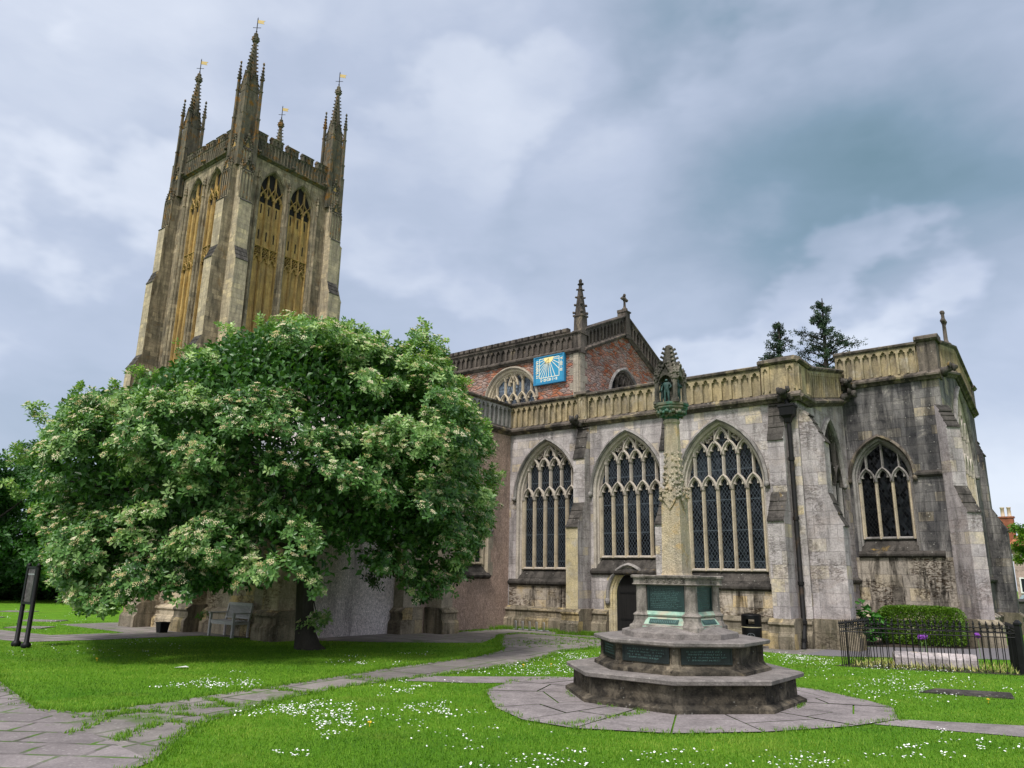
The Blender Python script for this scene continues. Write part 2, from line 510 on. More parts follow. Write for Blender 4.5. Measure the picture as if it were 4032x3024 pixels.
def np_mesh(name, V, F, mats, parent=None, cv=None, smooth=False):
    """Big mesh from arrays; cv = one float per vertex, read by the materials."""
    org = ORG.get(parent.name, Vector((0, 0, 0))) if parent else Vector((0, 0, 0))
    me = bpy.data.meshes.new(name)
    V = np.asarray(V, dtype=np.float32) - np.array(org, dtype=np.float32)
    F = np.asarray(F, dtype=np.int32)
    k = F.shape[1]
    me.vertices.add(len(V))
    me.vertices.foreach_set('co', V.ravel())
    me.loops.add(F.size)
    me.loops.foreach_set('vertex_index', F.ravel())
    me.polygons.add(len(F))
    me.polygons.foreach_set('loop_start', np.arange(0, F.size, k, dtype=np.int32))
    me.polygons.foreach_set('loop_total', np.full(len(F), k, dtype=np.int32))
    for m in (mats if isinstance(mats, (list, tuple)) else [mats]):
        me.materials.append(m)
    if cv is not None:
        a = me.attributes.new('cv', 'FLOAT', 'POINT')
        a.data.foreach_set('value', np.asarray(cv, dtype=np.float32))
    me.update(calc_edges=True)
    me.validate()
    if smooth:
        me.polygons.foreach_set('use_smooth', [True] * len(F))
    o = bpy.data.objects.new(name, me)
    COL.objects.link(o)
    if parent:
        o.parent = parent
        ORG[o.name] = org
    return o


def thing(name, label, cat, loc, group=None):
    o = bpy.data.objects.new(name, None)
    o.empty_display_size = 0.3
    COL.objects.link(o)
    o.location = loc
    ORG[o.name] = Vector(loc)
    tag(o, label, cat, group)
    return o


def tag(o, label, cat, group=None):
    o['label'] = label
    o['category'] = cat
    if group:
        o['group'] = group
    return o


def structure(o):
    o['kind'] = 'structure'
    return o


def unit(v):
    return v / np.maximum(np.linalg.norm(v, axis=1, keepdims=True), 1e-9)


def leaf_mesh(P, A, N, L, Wd, fold=0.25):
    """Folded kite leaves: base P, direction A, face normal N, length L, width Wd."""
    A = unit(A)
    B = unit(np.cross(A, N))
    N = np.cross(B, A)
    L, Wd = L[:, None], Wd[:, None]
    mid = P + A * L * 0.48
    v0 = P
    v1 = mid + B * Wd * 0.5 + N * Wd * fold
    v2 = P + A * L - N * L * 0.12
    v3 = mid - B * Wd * 0.5 + N * Wd * fold
    V = np.stack([v0, v1, v2, v3], 1).reshape(-1, 3)
    i = np.arange(len(P))[:, None] * 4
    F = np.concatenate([i + np.array([[0, 1, 2]]), i + np.array([[0, 2, 3]])], 1).reshape(-1, 3)
    return V, F
# ------------------------------------------------------------------ materials
M = {}
M['aisle'] = stone('aisle_stone', (0.56, 0.51, 0.49), (0.39, 0.352, 0.342), alt=(0.52, 0.43, 0.28), block=(0.5, 0.27), stain=(0.075, 0.068, 0.07), streak=(0.46, 0.70), samt=0.85, lichen=(0.60, 0.57, 0.56), lrange=(0.56, 0.7), lamt=0.7, bump=0.7, seed=1, pit=0.35)
M['low'] = stone('lower_stone', (0.52, 0.45, 0.36), (0.38, 0.325, 0.27), alt=(0.52, 0.38, 0.19), block=(0.62, 0.33), stain=(0.018, 0.015, 0.011), streak=(0.50, 0.62), samt=0.95, lichen=(0.50, 0.38, 0.18), lrange=(0.55, 0.7), lamt=0.6, bump=0.8, seed=4, pit=0.95)
M['plinth'] = stone('mossy_plinth_stone', (0.36, 0.30, 0.215), (0.20, 0.175, 0.135), alt=(0.46, 0.35, 0.17), block=(0.7, 0.42), stain=(0.035, 0.034, 0.022), streak=(0.44, 0.62), samt=0.85, lichen=(0.13, 0.13, 0.05), lrange=(0.56, 0.7), lamt=0.6, spots=0.4, bump=0.9, seed=33, pit=0.35)
M['weather'] = stone('weathering_stone', (0.115, 0.102, 0.09), (0.055, 0.05, 0.045), block=(0.7, 0.34), stain=(0.016, 0.015, 0.014), streak=(0.45, 0.6), lichen=(0.42, 0.27, 0.06), lrange=(0.62, 0.7), lamt=0.7, spots=1.0, bump=0.9, seed=2)
M['string'] = stone('string_course_stone', (0.21, 0.175, 0.14), (0.10, 0.085, 0.073), block=None, stain=(0.022, 0.02, 0.018), streak=(0.44, 0.60), samt=0.9, lichen=(0.42, 0.34, 0.19), lrange=(0.54, 0.66), lamt=0.75, spots=1.0, bump=0.8, seed=3)
M['ochre'] = stone('parapet_stone', (0.45, 0.355, 0.20), (0.30, 0.25, 0.165), block=None, stain=(0.085, 0.073, 0.055), streak=(0.44, 0.64), samt=0.8, lichen=(0.46, 0.42, 0.35), lrange=(0.54, 0.68), lamt=0.7, spots=0.5, bump=0.7, seed=5, sscale=(2.6, 2.6, 0.8))
M['greyp'] = stone('grey_parapet_stone', (0.36, 0.335, 0.31), (0.25, 0.24, 0.23), block=None, stain=(0.06, 0.055, 0.05), streak=(0.5, 0.7), samt=0.8, lichen=(0.42, 0.37, 0.24), lrange=(0.6, 0.72), lamt=0.5, bump=0.4, seed=6)
M['dkp'] = stone('clerestory_parapet_stone', (0.145, 0.12, 0.10), (0.075, 0.063, 0.055), block=None, stain=(0.02, 0.018, 0.016), streak=(0.46, 0.62), samt=0.85, lichen=(0.33, 0.26, 0.17), lrange=(0.58, 0.70), lamt=0.7, bump=0.6, seed=7)
M['tan'] = stone('tracery_stone', (0.52, 0.435, 0.30), (0.44, 0.375, 0.285), block=None, stain=(0.16, 0.13, 0.10), streak=(0.58, 0.8), samt=0.55, lichen=(0.42, 0.37, 0.33), lrange=(0.5, 0.7), lamt=0.5, spots=0.15, bump=0.25, seed=8)
M['tracg'] = stone('upper_tracery_stone', (0.50, 0.44, 0.37), (0.41, 0.365, 0.315), block=None, stain=(0.12, 0.10, 0.09), streak=(0.55, 0.75), samt=0.6, spots=0.2, bump=0.25, seed=9)
M['hood'] = stone('hood_stone', (0.33, 0.305, 0.285), (0.22, 0.205, 0.195), block=(0.3, 0.5), stain=(0.035, 0.033, 0.032), streak=(0.5, 0.68), samt=0.85, spots=0.6, bump=0.5, seed=10)
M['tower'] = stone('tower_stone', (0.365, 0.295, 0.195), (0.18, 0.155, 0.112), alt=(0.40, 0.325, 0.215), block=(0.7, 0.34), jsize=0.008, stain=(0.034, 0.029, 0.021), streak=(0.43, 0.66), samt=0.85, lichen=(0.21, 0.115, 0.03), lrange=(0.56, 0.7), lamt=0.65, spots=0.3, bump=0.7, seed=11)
M['tbut'] = stone('tower_buttress_stone', (0.50, 0.41, 0.275), (0.34, 0.285, 0.205), alt=(0.52, 0.42, 0.26), block=(0.75, 0.36), jsize=0.01, stain=(0.085, 0.075, 0.06), streak=(0.48, 0.72), samt=0.8, lichen=(0.30, 0.27, 0.22), lrange=(0.54, 0.68), lamt=0.6, spots=0.3, bump=0.7, seed=12)
M['tpanel'] = stone('belfry_panel_stone', (0.49, 0.325, 0.11), (0.34, 0.235, 0.10), block=(0.5, 0.5), jsize=0.006, stain=(0.09, 0.062, 0.034), streak=(0.46, 0.66), samt=0.85, lichen=(0.38, 0.20, 0.045), lrange=(0.54, 0.7), lamt=0.65, spots=0.05, bump=0.4, seed=13)
M['pinn'] = stone('pinnacle_stone', (0.17, 0.145, 0.10), (0.085, 0.08, 0.06), block=None, stain=(0.022, 0.021, 0.016), streak=(0.44, 0.64), samt=0.85, lichen=(0.27, 0.125, 0.018), lrange=(0.53, 0.64), lamt=0.9, spots=0.4, bump=0.7, seed=14)
M['chapel'] = stone('chapel_stone', (0.27, 0.25, 0.235), (0.12, 0.115, 0.118), alt=(0.36, 0.30, 0.21), block=(0.62, 0.3), stain=(0.022, 0.022, 0.025), streak=(0.40, 0.56), samt=0.92, lichen=(0.46, 0.42, 0.37), lrange=(0.56, 0.68), lamt=0.7, spots=0.9, bump=0.9, seed=15)
M['chlow'] = stone('chapel_lower_stone', (0.44, 0.38, 0.31), (0.30, 0.265, 0.23), alt=(0.50, 0.40, 0.23), block=(0.8, 0.4), jsize=0.012, stain=(0.014, 0.012, 0.010), streak=(0.46, 0.56), samt=0.95, spots=0.4, bump=0.9, seed=16, pit=1.0)
M['pale'] = stone('pale_buttress_stone', (0.50, 0.45, 0.445), (0.36, 0.322, 0.325), alt=(0.50, 0.42, 0.28), block=(0.6, 0.36), jsize=0.006, stain=(0.095, 0.088, 0.085), streak=(0.48, 0.70), samt=0.85, lichen=(0.40, 0.335, 0.315), lrange=(0.50, 0.66), lamt=0.7, spots=0.5, bump=0.9, seed=17, pit=0.4)
M['yellow'] = stone('yellow_buttress_stone', (0.54, 0.44, 0.23), (0.45, 0.39, 0.27), block=(0.5, 0.42), stain=(0.2, 0.17, 0.13), streak=(0.6, 0.8), samt=0.5, lichen=(0.42, 0.40, 0.38), lrange=(0.5, 0.66), lamt=0.7, spots=0.2, bump=0.4, seed=18)
M['rubble'] = rubble('red_rubble_stone')
M['quoin'] = stone('quoin_stone', (0.36, 0.31, 0.24), (0.27, 0.235, 0.19), block=(0.5, 0.35), stain=(0.09, 0.08, 0.07), streak=(0.55, 0.75), samt=0.7, bump=0.5, seed=19)
M['dash'] = pebbledash('pebbledash_render', (0.43, 0.31, 0.25), (0.31, 0.235, 0.20))
M['dashg'] = pebbledash('grey_pebbledash_render', (0.66, 0.59, 0.58), (0.50, 0.43, 0.41))
M['porch'] = stone('porch_stone', (0.50, 0.42, 0.30), (0.38, 0.32, 0.235), alt=(0.52, 0.38, 0.16), block=(0.6, 0.36), stain=(0.06, 0.05, 0.04), streak=(0.52, 0.7), samt=0.8, bump=0.8, seed=20, pit=0.8)
M['glass'] = glass_mat('leaded_glass')
M['glassb'] = glass_mat('leaded_glass_bluish', 0.04)
M['glassd'] = glass_mat('dark_stained_glass', 0.003, (0.006, 0.0065, 0.007))
M['lead'] = plain('lead_sheet', (0.22, 0.23, 0.24), 0.6, 0.0, 0.25, 2.0)
M['iron'] = plain('black_iron', (0.008, 0.008, 0.0085), 0.5, 0.0, 0.4, 12.0, 0.2, 0.2)
M['pipe'] = plain('cast_iron_pipe', (0.012, 0.0115, 0.0115), 0.6, 0.0, 0.4, 6.0, 0.3, 0.2, alt=(0.06, 0.036, 0.018), arange=(0.55, 0.72))
M['gold'] = plain('gilding', (0.42, 0.30, 0.09), 0.55, 0.1, 0.1)
M['doorwood'] = wood('old_door_oak', (0.0035, 0.0032, 0.0032), (0.012, 0.011, 0.0105), (26, 26, 1.2), planks=0.16)
M['benchwood'] = wood('weathered_teak', (0.40, 0.375, 0.37), (0.64, 0.61, 0.60), (6, 40, 40))
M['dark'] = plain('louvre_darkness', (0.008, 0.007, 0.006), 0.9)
M['mon'] = stone('monument_stone', (0.24, 0.20, 0.145), (0.10, 0.088, 0.07), block=None, stain=(0.013, 0.012, 0.011), streak=(0.36, 0.52), samt=0.93, lichen=(0.36, 0.28, 0.18), lrange=(0.6, 0.72), lamt=0.6, spots=0.5, bump=0.6, seed=21, sscale=(1.5, 1.5, 1.3), nsc=2.4)
M['monslab'] = stone('monument_slab_stone', (0.26, 0.232, 0.215), (0.165, 0.15, 0.14), block=None, stain=(0.045, 0.04, 0.036), streak=(0.52, 0.72), samt=0.7, spots=1.0, bump=0.6, seed=22, sscale=(1.4, 1.4, 1.4), nsc=2.4)
M['monped'] = stone('pedestal_stone', (0.33, 0.295, 0.26), (0.18, 0.16, 0.14), block=None, stain=(0.03, 0.027, 0.024), streak=(0.46, 0.66), samt=0.85, spots=0.7, bump=0.6, seed=23, sscale=(2.5, 2.5, 1.2), nsc=2.4)
M['shaft'] = stone('shaft_stone', (0.50, 0.41, 0.275), (0.40, 0.355, 0.28), block=None, stain=(0.13, 0.115, 0.085), streak=(0.48, 0.68), samt=0.75, lichen=(0.55, 0.36, 0.13), lrange=(0.54, 0.66), lamt=0.65, spots=0.6, bump=0.9, seed=24, nsc=2.4)
M['canopy'] = stone('canopy_stone', (0.30, 0.265, 0.21), (0.14, 0.13, 0.11), block=None, stain=(0.02, 0.02, 0.018), streak=(0.42, 0.58), samt=0.9, lichen=(0.14, 0.20, 0.16), lrange=(0.6, 0.72), lamt=0.6, spots=0.3, bump=0.8, seed=25, nsc=2.4)
M['verdi'] = plain('verdigris_stone', (0.24, 0.38, 0.30), 0.9, 0.0, 0.5, 7.0, 0.5, 0.2, alt=(0.40, 0.38, 0.29), arange=(0.44, 0.58))
M['capgreen'] = plain('copper_stained_capital', (0.055, 0.125, 0.09), 0.9, 0.0, 0.6, 9.0, 0.6, 0.2, alt=(0.17, 0.155, 0.11), arange=(0.44, 0.56))
M['bronze'] = plain('patinated_bronze', (0.028, 0.062, 0.056), 0.6, 0.0, 0.6, 14.0, 0.4, 0.3, alt=(0.09, 0.165, 0.15), arange=(0.54, 0.7))
M['plaque'] = plain('bronze_plaque_metal', (0.012, 0.030, 0.029), 0.42, 0.0, 0.5, 3.0, 0.2, 0.4, alt=(0.06, 0.13, 0.125), arange=(0.56, 0.72))
M['plaqdk'] = plain('dark_plaque_metal', (0.009, 0.014, 0.0145), 0.45, 0.0, 0.5, 5.0, 0.2, 0.4, alt=(0.03, 0.052, 0.053), arange=(0.58, 0.7))
M['letter'] = plain('raised_bronze_lettering', (0.07, 0.14, 0.13), 0.5, 0.0, 0.4, 20.0)
M['blue'] = plain('blue_dial_paint', (0.025, 0.235, 0.40), 0.6, 0.0, 0.06, 3.0, 0.03)
M['blued'] = plain('blue_frame_paint', (0.018, 0.18, 0.335), 0.55, 0.0, 0.06, 3.0, 0.03)
M['cream'] = plain('cream_dial_paint', (0.80, 0.74, 0.56), 0.6, 0.0, 0.08)
M['suny'] = plain('sun_disc_paint', (0.82, 0.66, 0.28), 0.6, 0.0, 0.15)
M['bin'] = plain('black_bin_plastic', (0.004, 0.004, 0.0045), 0.42, 0.0, 0.3, 4.0, 0.05, 0.16)
M['binring'] = plain('gold_bin_band', (0.40, 0.34, 0.22), 0.5)
M['binlogo'] = plain('faded_bin_emblem', (0.10, 0.11, 0.12), 0.6)
M['steel'] = plain('galvanised_steel', (0.45, 0.47, 0.48), 0.4, 0.6, 0.15)
M['panel'] = plain('notice_panel_print', (0.05, 0.042, 0.045), 0.4, 0.0, 0.7, 30.0, 0.0, 0.2, alt=(0.12, 0.105, 0.11), arange=(0.45, 0.6))
M['bark'] = wood('tree_bark', (0.022, 0.018, 0.014), (0.05, 0.042, 0.034), (22, 22, 3))
M['white'] = plain('white_paint', (0.75, 0.75, 0.74), 0.5, 0.0, 0.08)
M['soil'] = plain('bare_soil', (0.035, 0.024, 0.016), 1.0, 0.0, 0.5, 20.0, 0.6)
M['purple'] = plain('allium_purple', (0.22, 0.055, 0.36), 0.7, 0.0, 0.45, 60.0)
M['petal'] = plain('daisy_white', (0.80, 0.80, 0.78), 0.6, 0.0, 0.05)
M['yolk'] = plain('dandelion_yellow', (0.80, 0.50, 0.03), 0.6, 0.0, 0.1)
M['stem'] = plain('flower_stem_green', (0.12, 0.22, 0.06), 0.7)


def ground_mats():
    # lawn
    m, t, out, ob, uv = new_mat('lawn_grass')
    big = noise(t, ob, 0.22, 5, 0.6)
    med = noise(t, ob, 1.6, 6, 0.65)
    fine = noise(t, ob, 34.0, 4, 0.75)
    vf = noise(t, mapping(t, ob, scale=(1, 1, 1)), 120.0, 3, 0.7)
    c = mixc(t, ramp(t, big, [(0.35, 0.0), (0.65, 1.0)]), (0.065, 0.185, 0.010), (0.105, 0.245, 0.014))
    c = mixc(t, ramp(t, med, [(0.35, 0.0), (0.7, 0.7)]), c, (0.145, 0.285, 0.02))
    c = mixc(t, ramp(t, noise(t, mapping(t, ob, loc=(5, 3, 1)), 0.9, 7, 0.7), [(0.54, 0.0), (0.72, 0.55)]), c, (0.16, 0.20, 0.03))
    c = mixc(t, 1.0, c, ramp(t, fine, [(0.3, 0.55), (0.7, 1.5)]), 'MULTIPLY')
    c = mixc(t, 1.0, c, ramp(t, vf, [(0.3, 0.7), (0.7, 1.35)]), 'MULTIPLY')
    finish(t, out, c, 0.95, math_(t, 'ADD', fine, vf), 0.8, 0.03, spec=0.1)
    M['lawn'] = m

    # flagstones with moss and grass in the joints
    def paving(name, w, h, a, b, grow, off=0.5):
        m, t, out, ob, uv = new_mat(name)
        wob = mk(t, 'ShaderNodeVectorMath', {0: uv, 1: mk(t, 'ShaderNodeVectorMath', {0: mk(t, 'ShaderNodeTexNoise', {'Vector': ob, 'Scale': 1.8, 'Detail': 5.0}).outputs[1], 1: (0.10, 0.10, 0)}, operation='MULTIPLY').outputs[0]}, operation='ADD').outputs[0]
        br = mk(t, 'ShaderNodeTexBrick', {'Vector': wob, 'Color1': (0.0, 0.0, 0.0), 'Color2': (1.0, 1.0, 1.0), 'Mortar': (0.5, 0.5, 0.5), 'Scale': 1.0, 'Mortar Size': 0.028, 'Mortar Smooth': 0.2, 'Bias': 0.0, 'Brick Width': w, 'Row Height': h})
        br.offset = off
        br.squash = 0.75
        br.squash_frequency = 3
        med = noise(t, ob, 2.2, 7, 0.65)
        fine = noise(t, ob, 38.0, 5, 0.75)
        big = noise(t, ob, 0.5, 4, 0.6)
        c = mixc(t, br.outputs[0], a, b)
        c = mixc(t, 1.0, c, ramp(t, med, [(0.25, 0.7), (0.75, 1.25)]), 'MULTIPLY')
        c = mixc(t, 1.0, c, ramp(t, fine, [(0.3, 0.75), (0.7, 1.25)]), 'MULTIPLY')
        vo = mk(t, 'ShaderNodeTexVoronoi', {'Vector': ob, 'Scale': 9.0}).outputs[0]
        c = mixc(t, ramp(t, math_(t, 'ADD', vo, math_(t, 'MULTIPLY', fine, 0.25)), [(0.24, 0.5), (0.3, 0.0)]), c, (0.36, 0.34, 0.32))
        g = math_(t, 'MULTIPLY', br.outputs[1], ramp(t, noise(t, ob, 1.3, 5, 0.65), [(0.42, 0.25), (0.56, 1.0)]))
        gg = ramp(t, math_(t, 'ADD', noise(t, ob, 0.9, 7, 0.7), math_(t, 'MULTIPLY', br.outputs[1], 0.06)), [(0.56 - grow, 0.0), (0.63 - grow, 1.0)])
        gm = math_(t, 'MULTIPLY', gg, ramp(t, fine, [(0.35, 0.3), (0.6, 1.0)]))
        joint = mixc(t, ramp(t, noise(t, ob, 2.6, 4), [(0.46, 0.0), (0.60, 1.0)]), (0.045, 0.04, 0.034), (0.07, 0.14, 0.02))
        c = mixc(t, g, c, joint)
        c = mixc(t, gm, c, (0.075, 0.13, 0.025))
        hgt = math_(t, 'SUBTRACT', math_(t, 'ADD', math_(t, 'MULTIPLY', fine, 0.3), math_(t, 'MULTIPLY', br.outputs[0], 0.2)), br.outputs[1])
        finish(t, out, c, 0.85, hgt, 0.5, 0.02, spec=0.2)
        return m
    M['pave'] = paving('flagstone_paving', 0.82, 0.5, (0.175, 0.153, 0.152), (0.235, 0.206, 0.203), -0.06)
    M['paveg'] = paving('mossy_flagstone_paving', 1.25, 0.8, (0.16, 0.145, 0.135), (0.235, 0.21, 0.195), -0.015)
    M['tarmac'] = plain('old_tarmac', (0.155, 0.145, 0.155), 0.95, 0.0, 0.35, 40.0, 0.4, 0.2, alt=(0.10, 0.105, 0.075), arange=(0.55, 0.7))
    M['flag'] = stone('monument_flagstone', (0.265, 0.233, 0.23), (0.195, 0.173, 0.17), block=None, stain=(0.10, 0.09, 0.085), streak=(0.58, 0.78), samt=0.5, spots=0.9, bump=0.4, seed=31)


ground_mats()

# ------------------------------------------------------------------ ground
mb = MB()
R0 = 300.0
mb.poly([(-R0, -80, 0), (R0, -80, 0), (R0, R0, 0), (-R0, R0, 0)])
structure(mb.build('lawn', M['lawn']))

PATHS = []


def sheet(name, pts, z, mat, rot=0.0):
    mb = MB()
    P3 = [Vector((x, y, z)) for x, y in pts]
    for tri in tessellate_polygon([P3]):
        mb.poly([P3[i] for i in tri])
    PATHS.append(np.array(pts))
    return structure(mb.build(name, mat, uvrot=rot))


ROUTE = [(-10.9, 4.36), (-10.2, 4.62), (-10.21, 5.56), (-10.34, 6.62), (-10.51, 7.76), (-10.65, 8.7), (-11.0, 10.5), (-11.13, 12.2), (-11.3, 13.5), (-11.9, 15.0), (-13.2, 16.4), (-14.8, 18.6), (-14.8, 19.6),
         (-10.6, 19.6), (-10.62, 17.3), (-10.65, 15.7), (-10.2, 14.6), (-9.75, 13.0), (-9.6, 11.5), (-9.68, 10.1), (-9.66, 9.6), (-9.67, 8.25), (-9.37, 6.98), (-8.78, 5.75), (-8.52, 5.18), (-7.89, 4.56), (-7.2, 3.95)]
sheet('path', ROUTE, 0.006, M['paveg'], math.radians(100))
sheet('path', [(-13.6, 4.9), (-10.9, 4.36), (-7.2, 3.95), (-6.6, 3.0), (-6.0, -2.0), (-16.0, -2.0), (-17.6, 4.0), (-16.2, 5.6)], 0.010, M['pave'], math.radians(35))
# strips along the church walls
sheet('pavement', [(-26.5, 10.9), (-22.0, 10.85), (-19.85, 11.9), (-18.95, 12.15), (-17.3, 12.75), (-15.3, 14.1), (-13.4, 16.0), (-14.8, 18.6), (-14.8, 19.6), (-10.6, 19.6), (-10.6, 17.2), (-8.9, 19.35), (-6.2, 19.5), (-6.2, 21.7), (-17.0, 21.7), (-17.0, 17.0), (-18.0, 17.0), (-18.0, 12.8), (-26.5, 12.8)], 0.003, M['paveg'], 0.1)
sheet('path', [(-60, 3.5), (-22.1, 7.5), (-20.6, 7.75), (-20.2, 9.2), (-19.85, 11.9), (-22.0, 10.85), (-22.3, 9.0), (-60, 5.2)], 0.008, M['pave'], 0.3)
sheet('road', [(-6.2, 19.5), (-5.6, 19.6), (-2.07, 22.25), (2.0, 25.2), (8.0, 29.0), (8.0, 34.0), (1.0, 31.0), (-2.75, 27.4), (-3.3, 25.4), (-5.2, 23.6), (-6.2, 23.0)], 0.007, M['tarmac'])
# flagged surround of the monument: wedge slabs with open joints
MX, MY = -5.43, 11.23
SURR = [(-7.85, 9.50), (-6.78, 8.42), (-5.95, 7.94), (-5.2, 7.93), (-4.22, 8.43), (-3.46, 9.27), (-2.75, 10.45), (-2.45, 11.3), (-2.72, 12.3), (-3.25, 12.8), (-4.07, 13.4), (-5.6, 13.7), (-7.0, 13.0), (-7.85, 11.7), (-8.2, 10.6)]
mb = MB()
k = len(SURR)
for i in range(k):
    a, b = Vector(SURR[i]), Vector(SURR[(i + 1) % k])
    c = Vector((MX, MY))
    rot = [0.35, 0.55, 0.42, 0.6][i % 4]
    ia, ib = c + (a - c).normalized() * 1.6, c + (b - c).normalized() * 1.6
    gp = 0.012
    def sh(p, q, s):
        return p + (q - p).normalized() * s
    m1, m2 = ia.lerp(a, rot), ib.lerp(b, rot)
    for q in ((sh(ia, ib, gp), sh(ib, ia, gp), sh(m2, m1, gp), sh(m1, m2, gp)), (sh(sh(m1, m2, gp), a, gp * 2), sh(sh(m2, m1, gp), b, gp * 2), sh(b, a, gp), sh(a, b, gp))):
        z = 0.013 + random.uniform(0, 0.006)
        mb.poly([(p.x, p.y, z) for p in q])
PATHS.append(np.array(SURR))
structure(mb.build('pavement', M['flag']))
sheet('path', [(-2.45, 11.35), (-1.17, 11.98), (3.0, 13.9), (3.0, 12.9), (-1.09, 11.12), (-2.62, 10.75)], 0.009, M['flag'])
sheet('path', [(-9.72, 10.1), (-9.35, 10.35), (-7.95, 11.75), (-7.7, 10.9), (-8.55, 10.0), (-9.5, 9.4)], 0.009, M['flag'])
# ------------------------------------------------------------------ gothic kit
def arch(cx, hw, z0, zs, za, n=9):
    w, h = hw, za - zs
    pts = [(cx - w, z0)] if z0 < zs - 1e-6 else []
    L = []
    if h >= w * 0.99:
        r = (w * w + h * h) / (2 * w)
        th1 = math.acos(max(-1, min(1, (w - r) / r)))
        for i in range(n + 1):
            th = math.pi - (math.pi - (math.pi - th1) - 0) * 0 - (math.pi - th1) * i / n if False else math.pi - (math.pi - th1) * i / n
            L.append((-w + r + r * math.cos(th), r * math.sin(th)))
    else:
        for i in range(n + 1):
            th = math.pi / 2 * i / n
            L.append((-w * math.cos(th), h * math.sin(th)))
    L[-1] = (0.0, h)
    pts += [(cx + x, zs + y) for x, y in L]
    pts += [(cx - x, zs + y) for x, y in L[-2::-1]]
    if z0 < zs - 1e-6:
        pts.append((cx + w, z0))
    return pts


TREF = [(-1, 0), (-1, .22), (-.9, .40), (-.52, .36), (-.60, .58), (-.42, .80), (0, 1)]


def trefoil(cx, hw, z0, za):
    h = za - z0
    L = [(cx + x * hw, z0 + y * h) for x, y in TREF]
    return L + [(2 * cx - x, y) for x, y in L[-2::-1]]


def archring(mb, fr, cu, hwo, hwi, zs, zao, zai, n0, n1, mi=0):
    """Cusped light head: pointed outer arch, trefoil opening."""
    o = arch(cu, hwo, zs, zs, zao, 5)
    mb.plate(fr, o + trefoil(cu, hwi, zs, zai)[::-1], (), n0, n1, mi)
    mb.strip(fr, arch(cu, hwo, zs, zs, zao, 5), 0.07, n0 + 0.06, n0 - 0.02, mi)


def bays(mb, fr, u0, u1, v0, v1, n, n0, n1, mi=0, jamb=0.16, headk=0.5):
    """Row of blind trefoil-headed panels (the solid between the openings)."""
    p = (u1 - u0) / n
    for i in range(n):
        a, b = u0 + i * p, u0 + (i + 1) * p
        c, hw = (a + b) / 2, p * (0.5 - jamb)
        zt = v1 - 0.05
        zs = zt - hw * 2 * headk * 1.6
        tr = trefoil(c, hw, zs, zt)
        o = [(c - hw, v0)] + tr + [(c + hw, v0), (b, v0), (b, v1), (a, v1), (a, v0)]
        mb.plate(fr, o, (), n0, n1, mi)


